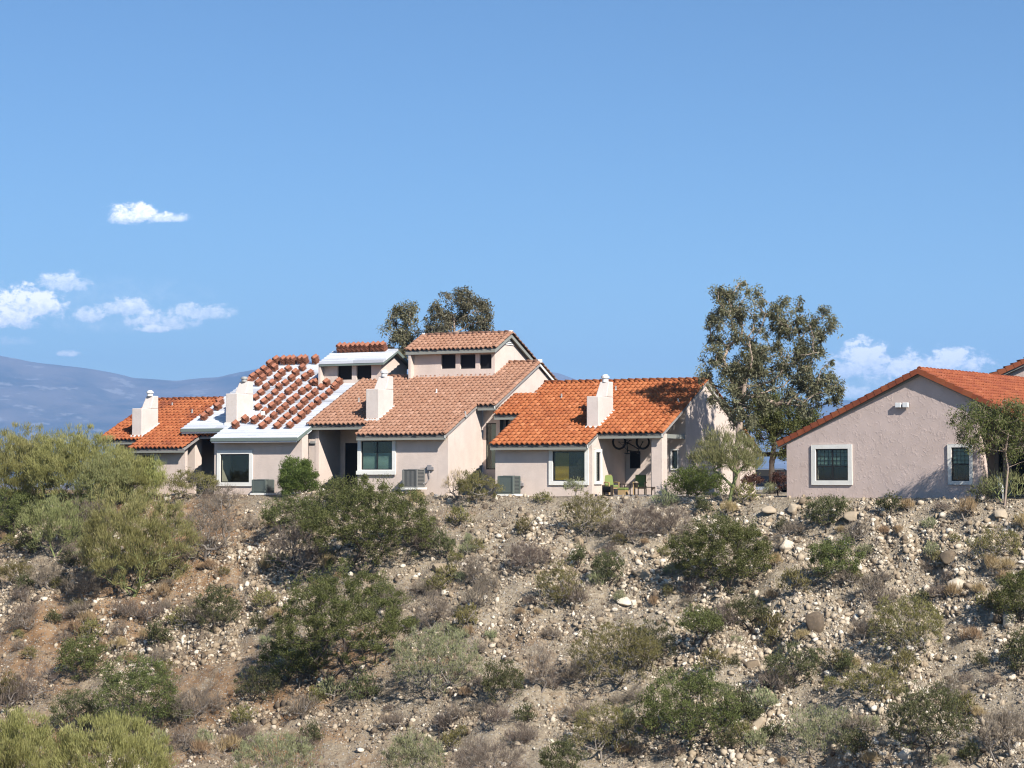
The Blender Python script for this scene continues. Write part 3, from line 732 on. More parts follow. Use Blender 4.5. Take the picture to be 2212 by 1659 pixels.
# pillar and beams
b = MB(); pw = D.up-D.fr.F(1407, 1060, D.vP+.35)[0]; pz = D.z(D.vP+.35)-.17
b.box(D.up-pw, D.up, D.vP+.35, D.vP+.35+.66, -.6, pz); b.build('pillar', M['stucco'], D.root, bevel=.02)
b = MB(); b.box(D.up-.22, D.up-.02, D.vP+1.01, D.vW, pz-.22, pz-.02); b.build('beam', M['fascia'], D.root)
b = MB(); b.box(.0, D.up-pw, D.vP+.42, D.vP+.56, pz-.22, pz); b.build('beam', M['fascia'], D.root)
b = MB(); b.tube([(D.up-pw-.12, D.vP+.75, -.2), (D.up-pw-.12, D.vP+.75, pz)], .055, 8); b.build('downspout', M['black'], D.root)
b = MB(); b.box(D.wl+.2, D.up+.05, D.vP+.1, D.vW, -.35, .06); b.build('patio_slab', M['white'] if 0 else M['soffit'], D.root)
chv = D.P(1293, 927).y; chu1 = D.P(1293, 927).x; chu0 = D.fr.F(1267, 920, chv)[0]; chb = D.fr.S(1325, 897, chu1)[0]
zl = D.fr.F(1280, 856, chv)[1]; zt = D.fr.F(1290, 824, chv+1.0)[1]; vup = D.fr.S(1314, 850, chu1)[0]
chimney(D.root, D.fr, D.z, chu0, chu1, chv, chb, zl, zt, vup, .36)
D.ch = (chu0, chu1, chv, chb)

# House C: salmon roof with three-window tower
C = Unit('row_house', 968, 963, 939, (1175, 783.5), 'stucco row house with salmon tile roof and a three-window tower')
C.ml = C.fr.F(768, 940, C.ve)[0]; C.wl = C.fr.F(773, 1000, 0)[0]
C.vL = C.P(715, 918).y; C.Ll = C.P(664, 918).x; C.vR = C.P(1050, 876).y; C.Rr = C.P(1067, 879).x
C.vt = C.P(830, 816).y
u_tw_r = C.P(1107, 784).x
rects = [(C.Ll, C.ml, C.vL, C.vt), (C.ml, C.ur, C.ve, C.vt), (C.ur, C.Rr, C.vR, C.vt), (u_tw_r-1.2, C.Rr, C.vt, C.vr)]
vb = C.vr+8.0
caps = [rake_caps(C, C.ur-.10, C.ve, C.vR, 1), rake_caps(C, C.Rr-.10, C.vR, C.vr, 2), rake_caps(C, C.Ll+.10, C.vL, C.vt, 3),
        cap_row((u_tw_r-.2, C.vr, C.zr_+.04), (C.Rr, C.vr, C.zr_+.04), seed=4), cap_row((C.Ll+.1, C.vt, C.z(C.vt)+.03), (C.P(888, 815).x, C.vt, C.z(C.vt)+.03), seed=9),
        rake_caps(C, C.Rr-.10, 0, vb, 6, back=True),
        tile_field([(u_tw_r-1.2, C.Rr, 0, (vb-C.vr)*SL)], ((0, vb, C.zr_-TP*(vb-C.vr)), (1, 0, 0), (0, -1/SL, TP/SL)), seed=78)]
C.roof = roof_plane_obj(C.root, 'roof', rects, C.ve, C.ze, M['tile_salmon'], 12, caps)
mo = MB(); mo.box(C.Rr-.14, C.Rr+.03, C.vr-.14, C.vr+.14, C.zr_, C.zr_+.20); mo.build('ridge_mortar', M['white'], C.roof, bevel=.03)
fascia(C.root, [((C.ml+.03, C.ve+.03, C.ze-.03), (C.ur-.03, C.ve+.03, C.ze-.03)), ((C.Ll+.03, C.vL+.03, C.z(C.vL)-.03), (C.ml, C.vL+.03, C.z(C.vL)-.03)),
                ((C.ur, C.vR+.03, C.z(C.vR)-.03), (C.Rr-.03, C.vR+.03, C.z(C.vR)-.03))], h=.22)
fascia(C.root, [((C.ur-.04, C.ve, C.ze-.04), (C.ur-.04, C.vR+.1, C.z(C.vR+.1)-.04)), ((C.Rr-.04, C.vR, C.z(C.vR)-.04), (C.Rr-.04, C.vr, C.zr_-.04)), ((C.Rr-.04, C.vr, C.zr_-.04), (C.Rr-.04, vb, C.zr_-TP*8-.04))], 'trim', h=.13)
b = MB()
wh = C.hole((781, 953), (848, 1014.5), 0); C.front(b, 0, C.wl, 0, [rect(*wh)])
C.vRw = C.vR+.9; C.side(b, -.004, .002, C.vRw)
tallw = C.hole((1050, 914), (1079, 1014), C.vRw); C.front(b, C.vRw, .0, C.Rr-.2, [rect(*tallw)])
C.side(b, C.Rr-.2, C.vRw+.002, vb-.4)
C.vLw = C.vL+2.6; dk = C.hole((745, 957), (772, 1050), C.vLw)
C.front(b, C.vLw, C.Ll+.25, C.wl+.3, [rect(dk[0], dk[1], .05, dk[3])])
C.side(b, C.wl+.004, .002, C.vLw, out=-1)
C.side(b, C.Ll+.3, C.vL+.36, vb-3, out=-1)
C.wall = b.build('wall', M['stucco'], C.root)
window(C.root, mF(0), *wh, surround=.20, sash=2, blind=('blind', 0, .58, .0, 1.0), label='two-pane window with dark frame and pale half blind', sill=True)
window(C.root, mF(C.vRw), *tallw, sash=1, blind=('blind', 0, 1, .3, 1), label='tall narrow window with pale curtain')
b = MB(); b.box(dk[0]+.01, dk[1]-.01, .05, dk[3]-.01, -.12, -.08, mF(C.vLw)); b.build('sliding_door', M['screen'], C.root)
b = MB(); x0 = C.fr.F(701, 980, C.vLw)[0]; x1 = C.fr.F(731, 980, C.vLw)[0]; b.box(x0, x1, .05, C.z(C.vLw)-.4, .004, .03, mF(C.vLw)); b.build('screen_door', M['screen'], C.root)
vp = C.vL+.38; q0 = C.fr.F(665.7, 1000, vp)[0]; q1 = C.fr.F(687.6, 1000, vp)[0]; vq = C.fr.S(700.5, 1000, q1)[0]
b = MB(); b.box(q0, q1, vp, vq, -.6, C.z(vp)-.17); po = b.build('pillar', M['stucco'], C.root, bevel=.02)
b = MB(); c0 = C.fr.F(672, 953, vp); c1 = C.fr.F(683, 958, vp); b.box(c0[0], c1[0], c1[1], c0[1], .0, .09, mF(vp)); b.box(c0[0]+.02, c1[0]-.02, c1[1]-.05, c1[1], .0, .05, mF(vp)); b.build('vent_plate', M['flash'], po)  # vent plate on the pillar face, not a lamp
b = MB(); b.box(q0, C.wl, vp+.05, vp+.2, C.z(vp)-.4, C.z(vp)-.18); b.build('beam', M['fascia'], C.root)
tc = tower(C, (875, 758), (1070, 756), (904, 724), (1096, 720.5), 889, 1068.6, [(953, 765.6, 984, 796), (994, 765.6, 1027, 796), (1036, 765.6, 1067, 796)], (1147, 779), 'tile_salmon', 31, C.P(980, 816).y)
# gable louvre on the tower's right wall
b = MB(); u_ = tc['w1']+.01
for i in range(4):
    z0 = tc['zr']-.62+i*.10; w_ = (tc['zr']-.22-z0)/TP*.75; b.hexa([(u_, tc['vr']-w_, z0), (u_+.05, tc['vr']-w_, z0), (u_+.05, tc['vr']+w_, z0), (u_, tc['vr']+w_, z0)], [(u_, tc['vr']-w_, z0+.03), (u_+.02, tc['vr']-w_, z0+.06), (u_+.02, tc['vr']+w_, z0+.06), (u_, tc['vr']+w_, z0+.03)])
b.build('gable_vent', M['trim'], tc['wall'])
cp = C.P(818, 911); chu1, chv = cp.x, cp.y; chu0 = C.fr.F(790, 905, chv)[0]; chb = C.fr.S(850, 880, chu1)[0]
zl = C.fr.F(800, 840, chv)[1]; vup = C.fr.S(838, 835, chu1)[0]; zt = C.fr.F(830, 812.5, vup)[1]
chimney(C.root, C.fr, C.z, chu0, chu1, chv, chb, zl, zt, vup, .34)
b = MB(); pv = C.P(943, 850); b.cyl((pv.x, pv.y), .04, .04, pv.z, pv.z+.25, 8); b.cyl((pv.x, pv.y), .10, .05, pv.z+.02, pv.z+.09, 8); b.build('vent_pipe', M['white'], C.roof)

# House B: roof stripped to white underlayment and stacked with loose tiles
B = Unit('row_house', 652, 642, 946, (660, 784), 'stucco row house being re-roofed, white underlayment showing on its roof')
B.ml = B.fr.F(455, 947, B.ve)[0]; B.wl = B.fr.F(463, 1000, 0)[0]
B.vL = B.P(435, 927).y; B.Ll = B.P(392.5, 926).x
B.ur2 = C.Ll and B.fr.loc(C.fr.wor(C.Ll, C.vL)).x
B.vR = B.fr.loc(C.fr.wor(C.Ll, C.vL)).y
B.vt = B.P(760, 828).y
rects = [(B.Ll, B.ml, B.vL, B.vr), (B.ml, B.ur, B.ve, B.vr), (B.ur, B.ur2+.25, B.vR-.4, B.vr)]
B.roof = felt_roof(B.root, 'roof', rects, B.ve, B.ze)
d = MB()
for u0, u1, v0, v1 in rects:
    d.hexa([(u0+.03, v0+.03, B.z(v0)-.22), (u1-.03, v0+.03, B.z(v0)-.22), (u1-.03, v1, B.z(v1)-.22), (u0+.03, v1, B.z(v1)-.22)], [(u0+.03, v0+.03, B.z(v0)-.10), (u1-.03, v0+.03, B.z(v0)-.10), (u1-.03, v1, B.z(v1)-.10), (u0+.03, v1, B.z(v1)-.10)])
vb = B.vr+8; d.hexa([(B.Ll, B.vr, B.zr_-.2), (B.ur2, B.vr, B.zr_-.2), (B.ur2, vb, B.zr_-TP*8-.2), (B.Ll, vb, B.zr_-TP*8-.2)], [(B.Ll, B.vr, B.zr_-.02), (B.ur2, B.vr, B.zr_-.02), (B.ur2, vb, B.zr_-TP*8-.02), (B.Ll, vb, B.zr_-TP*8-.02)])
d.build('roof_deck', M['felt'], B.roof)
fascia(B.root, [((B.ml, B.ve-.02, B.ze+.03), (B.ur, B.ve-.02, B.ze+.03)), ((B.Ll, B.vL-.02, B.z(B.vL)+.03), (B.ml, B.vL-.02, B.z(B.vL)+.03)), ((B.ur+.04, B.ve, B.ze), (B.ur+.04, B.vR+.2, B.z(B.vR+.2)))], 'green_fascia', h=.17)
fascia(B.root, [((B.Ll-.0, B.vL, B.z(B.vL)), (B.Ll-.0, B.vr, B.zr_))], 'green_fascia', h=.15)
b = MB()
wh = B.hole((477, 981), (539, 1042), 0); B.front(b, 0, B.wl, 0, [rect(*wh)])
B.side(b, -.004, .002, .62)
B.vLw = B.vL+2.8; B.front(b, B.vLw, B.Ll+.25, B.wl+.3); B.side(b, B.wl+.004, .002, B.vLw, out=-1); B.side(b, B.Ll+.3, B.vLw, vb-4, out=-1)
B.side(b, B.ur2-.3, B.vR+2.5, vb-4)
B.wall = b.build('wall', M['stucco'], B.root)
window(B.root, mF(0), *wh, surround=.20, sash=1, label='large square picture window in wide cream surround')
vp = B.vL+.38; q0 = B.fr.F(397.5, 1000, vp)[0]; q1 = B.fr.F(421.5, 1000, vp)[0]; vq = B.fr.S(436, 1000, q1)[0]
b = MB(); b.box(q0, q1, vp, vq, -.6, B.z(vp)-.2); b.build('pillar', M['stucco'], B.root, bevel=.02)
b = MB(); b.box(q0, B.wl, vp+.05, vp+.2, B.z(vp)-.45, B.z(vp)-.22); b.build('beam', M['fascia'], B.root)
tb = tower(B, (689, 783), (828, 780), (714, 757.5), (856, 753.5), 695, 823.6, [(729, 790, 760, 820), (770, 789.5, 802, 819.5)], (879, 788), 'felt', 41, B.P(760, 829).y, felt=True)
cp = B.P(512, 919); chu1, chv = cp.x, cp.y; chu0 = B.fr.F(487, 915, chv)[0]; chb = B.fr.S(547, 893, chu1)[0]
zl = B.fr.F(500, 850, chv)[1]; vup = B.fr.S(535, 845, chu1)[0]; zt = B.fr.F(525, 823.6, vup)[1]
chimney(B.root, B.fr, B.z, chu0, chu1, chv, chb, zl, zt, vup, .26); B.ch = (chu0, chu1, chv, chb)
b = MB(); pv = B.P(567, 905); b.cyl((pv.x, pv.y), .09, .09, pv.z-.05, pv.z+.2, 8); b.cyl((pv.x, pv.y), .16, .13, pv.z+.2, pv.z+.42, 8); b.build('vent_pipe', M['trim'], B.roof)

# House A: far left, weathered orange roof
A = Unit('row_house', 400, 397, 968.5, (420, 864), 'stucco row house with dark-streaked orange tile roof behind the palo verdes')
A.ml = A.fr.F(277, 970, A.ve)[0]; A.wl = A.fr.F(290, 1000, 0)[0]; A.vL = A.P(246, 951).y; A.Ll = A.P(212, 951.5).x
rects = [(A.Ll, A.ml, A.vL, A.vr), (A.ml, A.ur, A.ve, 1.0), (A.ml, A.ur+2.4, 1.0, A.vr)]
vb = A.vr+7
caps = [rake_caps(A, A.Ll+.1, A.vL, A.vr, 3), cap_row((A.Ll+.1, A.vr, A.zr_+.04), (A.ur+2.4, A.vr, A.zr_+.04), seed=4),
        tile_field([(A.Ll, A.ur+2.4, 0, (vb-A.vr)*SL)], ((0, vb, A.zr_-TP*7), (1, 0, 0), (0, -1/SL, TP/SL)), seed=79)]
A.roof = roof_plane_obj(A.root, 'roof', rects, A.ve, A.ze, M['tile_old'], 13, caps)
fascia(A.root, [((A.ml+.03, A.ve+.03, A.ze-.03), (A.ur, A.ve+.03, A.ze-.03)), ((A.Ll+.03, A.vL+.03, A.z(A.vL)-.03), (A.ml, A.vL+.03, A.z(A.vL)-.03))], h=.2)
b = MB(); wh = A.hole((300, 984), (334, 1035), 0); A.front(b, 0, A.wl, .0, [rect(*wh)])
A.side(b, A.wl+.004, .002, A.vL+2.5, out=-1); A.front(b, A.vL+1.2, A.Ll+.3, A.wl+.3); A.side(b, A.Ll+.3, A.vL+1.2, vb-.4, out=-1)
b.build('wall', M['stucco'], A.root); window(A.root, mF(0), *wh, surround=.2, sash=1)
cp = A.P(306, 946); chu1, chv = cp.x, cp.y; chu0 = A.fr.F(284.5, 942, chv)[0]; chb = A.fr.S(342, 921, chu1)[0]
zl = A.fr.F(295, 882, chv)[1]; vup = A.fr.S(330, 878, chu1)[0]; zt = A.fr.F(322, 855, vup)[1]
chimney(A.root, A.fr, A.z, chu0, chu1, chv, chb, zl, zt, vup, .30)

# ------------------------------------------------------------------ House E (right) and the house behind it
EY = 96.0
fe = Frame((1699-CX)/FPX*EY, EY, 36)
E = house_root('gabled_house', fe, label='mauve stucco gable end house with rust tile roof at the right', cat='house')
wr, zc = fe.F(2111, 879.6, 0); _, zlc = fe.F(1699, 966, 0); pk = fe.F(1980, 813, 0); pkr = fe.F(1983, 800, -.25)
ev = fe.F(1675, 958, -.25)
tl = (pkr[1]-ev[1])/(pkr[0]-ev[0])
rr_ = fe.F(2212, 905, -.25); trr = (pkr[1]-rr_[1])/(rr_[0]-pkr[0])
up_, zp = pkr; print('E pitches', tl, trr, 'width', wr, 'peak', zp)
roofz = lambda u: zp-.0+(u-up_)*tl if u < up_ else zp-(u-up_)*trr
b = MB()
g0 = fe.F(1762.6, 970, 0); g1 = fe.F(1833, 1038, 0); k0 = fe.F(2055.7, 966.8, 0); k1 = fe.F(2094.9, 1039, 0)
holes = [rect(g0[0], g1[0], g1[1], g0[1]), rect(k0[0], k1[0], k1[1], k0[1])]
wallpiece(b, mF(0), [(0, -.8), (wr, -.8), (wr, roofz(wr)-.2), (up_, zp-.2), (0, roofz(0)-.2)], holes, .25)
wallpiece(b, mS(wr-.004), [(.002, -.8), (.75, -.8), (.75, roofz(wr)-.22), (.002, roofz(wr)-.22)], (), .25)
b.hexa([(wr-.3, .02, -.8), (wr+.28, .02, -.8), (wr+.28, .70, -.8), (wr-.3, .70, -.8)], [(wr-.3, .02, roofz(wr)-.5), (wr, .02, roofz(wr)-.5), (wr, .70, roofz(wr)-.5), (wr-.3, .70, roofz(wr)-.5)], .5)
wallpiece(b, mS(.004), [(.002, -.8), (14, -.8), (14, roofz(0)-.22), (.002, roofz(0)-.22)], (), -.25)
EW = 2.6
print('E corner', fe.wor(wr, 0), YC(fe.wor(wr, 0)[0]))
wallpiece(b, mS(wr-.3), [(.75, -.8), (EW, -.8), (EW, roofz(wr)-.22), (.75, roofz(wr)-.22)], (), .25)
pw0 = fe.F(2163, 970, EW); pw1 = fe.F(2190, 970, EW); pd0 = fe.F(2136, 970, EW); pd1 = fe.F(2150, 970, EW)
wallpiece(b, mF(EW), rect(wr-.3, wr+6.5, -.8, roofz(wr)-.4), (), .2)
b.build('wall', M['stucco_e'], E)
window(E, mF(0), g0[0], g1[0], g1[1], g0[1], surround=.20, sash=2, blind=('blind', .45, 1, 0, 1), grid=True, rail=.45, label='square two-pane window with grille and half blind')
window(E, mF(0), k0[0], k1[0], k1[1], k0[1], surround=.16, sash=1, rail=.5, blind=('blind', .5, 1, 0, 1), grid=True, label='narrow sash window in tree shade')
for (a, c_, z0, z1, nm) in ((2126, 2144, 1068, 962, 'patio_door'), (2158, 2167, 1020, 960, 'window'), (2186, 2230, 1066, 966, 'patio_door')):
    p0 = fe.F(a, z1, EW); p1 = fe.F(c_, z0, EW); q = MB(); q.box(p0[0], p1[0], max(p1[1], .03), p0[1], .004, .05, mF(EW)); q.build(nm, M['screen'], E)
# roof: two slopes whose ridge runs back
RL = 15.0
sle = math.sqrt(1+tl*tl); sr = math.sqrt(1+trr*trr)
parts = []
uL = ev[0]; Lw = (up_-uL)*sle
parts.append(tile_field([(-.05, RL, 0, Lw)], ((uL, 0, roofz(uL)), (0, 1, 0), (1/sle, 0, tl/sle)), seed=21))
uR = up_+9.4; Rw = (uR-up_)*sr
parts.append(tile_field([(-.05, RL, 0, Rw)], ((uR, 0, roofz(uR)), (0, 1, 0), (-1/sr, 0, trr/sr)), seed=22))
parts.append(cap_row((up_, -.08, zp+.03), (up_, RL, zp+.03), seed=5))
v_, f_, a_ = join(parts); er = fast_mesh('roof', v_, f_, M['tile_e'], E, attr=a_)
# rake tiles: squared side caps along both gable edges
def rake_boxes(p, q, name, n, seed):
    g = random.Random(seed); b = MB(); p = Vector(p); q = Vector(q); d = (q-p)/n; nn = Vector((-d.z, 0, d.x)).normalized()
    if nn.z < 0: nn = -nn
    for i in range(n):
        a = p+d*i; e = p+d*(i+1.06); l = .035; j = g.uniform(-.008, .008); ang = nn*j
        lo = [a-nn*.16+ang, a-nn*.16+ang+Vector((0, .06, 0)), a+nn*(.09+l)+ang+Vector((0, .26, 0)), a+nn*(.07+l)+ang+Vector((0, .0, 0))]
        hi = [e-nn*.16-ang+nn*.0, e-nn*.16+Vector((0, .06, 0)), e+nn*.075+Vector((0, .26, 0)), e+nn*.055]
        lo = [x-Vector((0, .012, 0)) for x in lo]
        b.hexa(lo, hi, g.random())
    return b
rb = rake_boxes((uL, -.08, roofz(uL)), (up_, -.30, zp+.02), 'r', 20, 3).build('rake_tiles', M['tile_e'], er)
rb = rake_boxes((uR, -.08, roofz(uR)), (up_, -.30, zp+.02), 'r', 22, 4).build('rake_tiles', M['tile_e'], er)
d = MB()
for (ua, ub) in ((uL+.03, up_), (uR-.03, up_)):
    za, zb_ = roofz(ua), roofz(ub); d.hexa([(ua, .0, za-.2), (ub, .0, zb_-.2), (ub, RL, zb_-.2), (ua, RL, za-.2)], [(ua, .0, za-.04), (ub, .0, zb_-.04), (ub, RL, zb_-.04), (ua, RL, za-.04)])
d.build('roof_deck', M['soffit'], er)
fascia(E, [((uL, -.035, roofz(uL)-.14), (up_, -.035, zp-.14)), ((up_, -.035, zp-.14), (uR, -.035, roofz(uR)-.14))], 'fascia', h=.10, th=.03)
b = MB(); l0 = fe.F(1948, 871, 0); b.box(l0[0]-.08, l0[0]+.14, l0[1]-.16, l0[1]-.05, 0, .06, mF(0))
for o_ in (-.26, .10):
    b.box(l0[0]+o_, l0[0]+o_+.28, l0[1]-.20, l0[1]+.02, .06, .18, mF(0))
fl_ = b.build('floodlight', M['white'], E, bevel=.02, label='twin white floodlight')
b = MB(); pe = fe.F(2205, 1000, -.2); b.box(pe[0]+.5, pe[0]+.75, -.1, .15, -.5, roofz(pe[0]+.6)-.2); b.build('post', M['fascia'], E)

# iron railing of that porch
rl = empty('porch_railing', (fe.wor(wr+.35, .3)[0], fe.wor(wr+.35, .3)[1], 0), -fe.a, label='low black iron railing along the right house porch', cat='railing')
b = MB(); b.box(0, 4.2, -.02, .02, .92, .96); b.box(0, 4.2, -.02, .02, .08, .11); b.build('rail', M['black'], rl)
b = MB()
for i in range(36): b.box(.02+i*.12, .035+i*.12, -.008, .008, .11, .92)
b.build('balusters', M['black'], rl)

# house F, up behind E
ff = Frame(fe.wor(up_+4.6, 13.5)[0], fe.wor(up_+4.6, 13.5)[1], 30)
Fh = house_root('gabled_house', ff, label='second mauve stucco gable, only its left slope showing at the right edge', cat='house')
e0 = ff.F(2153, 806, 0); e1 = ff.F(2212, 779, 0); t3 = (e1[1]-e0[1])/(e1[0]-e0[0]); upk = e0[0]+6
fz = lambda u: e0[1]+(u-e0[0])*t3 if u < upk else e0[1]+(2*upk-u-e0[0])*t3
b = MB(); ua = e0[0]+.4
wallpiece(b, mF(.3), [(ua, -.5), (2*upk-ua, -.5), (2*upk-ua, fz(ua)-.25), (upk, fz(upk)-.25), (ua, fz(ua)-.25)], (), .25)
wallpiece(b, mS(ua+.004), [(.302, -.5), (10, -.5), (10, fz(ua)-.25), (.302, fz(ua)-.25)], (), -.25); b.build('wall', M['stucco_e'], Fh)
s3 = math.sqrt(1+t3*t3); Lw = (upk-e0[0]+.3)*s3
parts = [tile_field([(0, 10, 0, Lw)], ((e0[0]-.3, 0, fz(e0[0]-.3)), (0, 1, 0), (1/s3, 0, t3/s3)), seed=31), tile_field([(0, 10, 0, Lw)], ((2*upk-e0[0]+.3, 0, fz(e0[0]-.3)), (0, 1, 0), (-1/s3, 0, t3/s3)), seed=32)]
v_, f_, a_ = join(parts); fr_ = fast_mesh('roof', v_, f_, M['tile_e'], Fh, attr=a_)
q = rake_boxes((e0[0]-.3, -.05, fz(e0[0]-.3)), (upk, -.05, fz(upk)), 'r', 16, 5).build('rake_tiles', M['tile_e'], fr_)
d = MB()
for (ua_, ub_) in ((e0[0]-.28, upk), (2*upk-e0[0]+.28, upk)):
    za, zb_ = fz(ua_), fz(ub_); d.hexa([(ua_, .02, za-.2), (ub_, .02, zb_-.2), (ub_, 10, zb_-.2), (ua_, 10, za-.2)], [(ua_, .02, za-.04), (ub_, .02, zb_-.04), (ub_, 10, zb_-.04), (ua_, 10, za-.04)])
d.build('roof_deck', M['soffit'], fr_)
fascia(Fh, [((e0[0]-.3, .03, fz(e0[0]-.3)-.15), (upk, .03, fz(upk)-.15))], 'fascia', h=.12, th=.05)
# ------------------------------------------------------------------ loose roof tiles stacked on house B
def stack_mesh(n, seed, name):
    g = random.Random(seed); b = MB(); W, L, K = .30, .43, 8
    for i in range(n):
        ox, oy, rz = g.uniform(-.012, .012), g.uniform(-.02, .02), g.uniform(-.03, .03); z0 = i*.046; col = g.random()
        top = []; 
        for y in (-L/2, L/2):
            for k in range(K+1):
                x = k/K; h = (.085*math.sin(math.pi*x/.62) if x < .62 else -.03*math.sin(math.pi*(x-.62)/.38))
                X_ = (x-.5)*W; top.append((X_*math.cos(rz)-y*math.sin(rz)+ox, X_*math.sin(rz)+y*math.cos(rz)+oy, z0+h+.03))
        bot = [(x, y, z-.022) for x, y, z in top]; n1 = K+1; vs = top+bot; fs = []
        for k in range(K):
            fs += [(k, k+1, n1+k+1, n1+k), (2*n1+k+1, 2*n1+k, 3*n1+k, 3*n1+k+1), (k+1, k, 2*n1+k, 2*n1+k+1), (n1+k, n1+k+1, 3*n1+k+1, 3*n1+k)]
        fs += [(0, n1, 3*n1, 2*n1), (n1-1, 2*n1-1+0, 4*n1-1, 3*n1-1)]
        b.add(vs, fs, col)
    me = bpy.data.meshes.new(name); me.from_pydata(b.v, [], b.f); a = me.attributes.new('rnd', 'FLOAT', 'FACE'); a.data.foreach_set('value', b.r); me.materials.append(M['tile_stack']); return me
ST = {k: stack_mesh(k, k, 'tile_stack') for k in (4, 5, 6, 7, 9, 10)}
pitch = math.atan(TP)
def put_stack(u, v, n, z=None, rz=0, label=None, group='stacks of loose clay tiles waiting on the white roof slope'):
    o = bpy.data.objects.new('tile_stack', ST[n]); COL.objects.link(o)
    z = B.z(v)+.05 if z is None else z; o.location = B.fr.wor(u, v, z)
    o.rotation_euler = (Matrix.Rotation(-B.fr.a, 3, 'Z') @ Matrix.Rotation(pitch, 3, 'X') @ Matrix.Rotation(rz, 3, 'Z')).to_euler()
    tag(o, label or 'stack of loose terracotta roof tiles on the white underlayment slope', 'roof tiles', group)
    return o
pts = []
for j in range(13):
    for i_ in range(-8, 8):
        x, y = 1404+119.5*i_+48*j, 852-41.5*j
        if x < 1190+(570-y)*1.396+34 or x > 1890+(815-y)*1.255-22: continue
        if y < 505 and x > 1975 or (x < 1432 and y > 640) or (1150 < x < 1432 and y > 430) or y < 315: continue
        pts.append((x+rnd.uniform(-7, 7), y+rnd.uniform(-4, 4), 7 if rnd.random() < .12 else rnd.choice((5, 5, 5, 6))))
for j in range(13):
    y = 852-41.5*j; lim = 1890+(815-y)*1.255-50; row = [q[0] for q in pts if abs(q[1]-y) < 12]
    if row and 62 < lim-max(row) and lim < 2180: pts.append((max(max(row)+62, lim-rnd.uniform(0, 12)), y+rnd.uniform(-3, 3), 5))
pts += [(1285, 850, 7), (1370, 803, 7), (1010, 780, 7), (1055, 742, 7), (1130, 690, 7), (1150, 650, 7), (1400, 470, 7), (1438, 432, 7), (1484, 402, 7), (1532, 368, 7), (1586, 330, 9), (1640, 298, 9), (1700, 299, 9), (1740, 305, 9), (1780, 300, 9), (1845, 298, 9), (1885, 295, 9), (1985, 285, 9), (2078, 485, 7), (2150, 515, 7), (2185, 478, 7), (1990, 480, 7)]
for x, y, n in pts:
    x = (350+x/2.212)/1.8228; y = (1300+y/2.212)/1.8228; p = B.P(x, y+1.0)
    if abs(p.y-B.vr) < .5 or p.y > B.vr: p.y = B.vr-.15
    put_stack(p.x, p.y, n, rz=rnd.uniform(-.09, .09), group='tall tile stacks along the white ridge' if n == 9 else 'stacks of loose clay tiles waiting on the white roof slope')
for i, q in enumerate((737, 746, 755, 765, 775, 784, 794, 806, 816, 826)):
    p = B.fr.P(q, 762, tb['ve'], tb['ze'], TP)
    o = put_stack(p.x, tb['vr']-.32, 10 if i not in (2, 6) else 9, z=tb['zr']-.10, rz=0, label='upright bundle of terracotta tiles on the ridge of the white clerestory roof', group='tile bundles on the white clerestory ridge')
# name each stack by its row on the slope
ORD = ['', 'first', 'second', 'third', 'fourth', 'fifth', 'sixth', 'seventh', 'eighth', 'ninth', 'tenth', 'eleventh', 'twelfth', 'thirteenth', 'fourteenth', 'fifteenth']
sk = [o for o in COL.objects if o.name.startswith('tile_stack')]
for key, what in (('waiting', 'terracotta tile stack, %s from the left in the %s row above the white eave'), ('tall tile', 'tall terracotta tile stack, %s from the left along the main white ridge'), ('bundles', 'upright terracotta tile bundle, %s from the left on the white clerestory ridge')):
    rows = {}
    for o in sk:
        if key in o['group']:
            q = B.fr.loc(o.location); rows.setdefault(int((q.y+.4)/.62) if key == 'waiting' else 0, []).append((q.x, o))
    for rn, kk in enumerate(sorted(rows)):
        for n_, (_, o) in enumerate(sorted(rows[kk], key=lambda t: t[0])): o['label'] = what % ((ORD[min(n_+1, 15)], ORD[min(rn+1, 15)]) if key == 'waiting' else ORD[min(n_+1, 15)])
# plumbing vents poking through the tiled roofs
for U_, pl in ((D, ((1213, 862), (1465, 872), (1330, 845))), (A, ((415, 895), (372, 880))), (C, ((775, 870), (1005, 900)))):
    for q in pl:
        pv = U_.P(*q); b = MB(); b.cyl((pv.x, pv.y), .045, .045, pv.z-.05, pv.z+.28, 8); b.cyl((pv.x, pv.y), .11, .05, pv.z+.0, pv.z+.11, 8); b.build('vent_pipe', M['flash'], U_.roof)
# batten along that ridge
b = MB(); b.box(tb['u0']+.15, tb['u1']-.25, tb['vr']-.05, tb['vr']+.05, tb['zr']+.03, tb['zr']+.13); b.build('ridge_batten', M['dark_wood'], B.root)

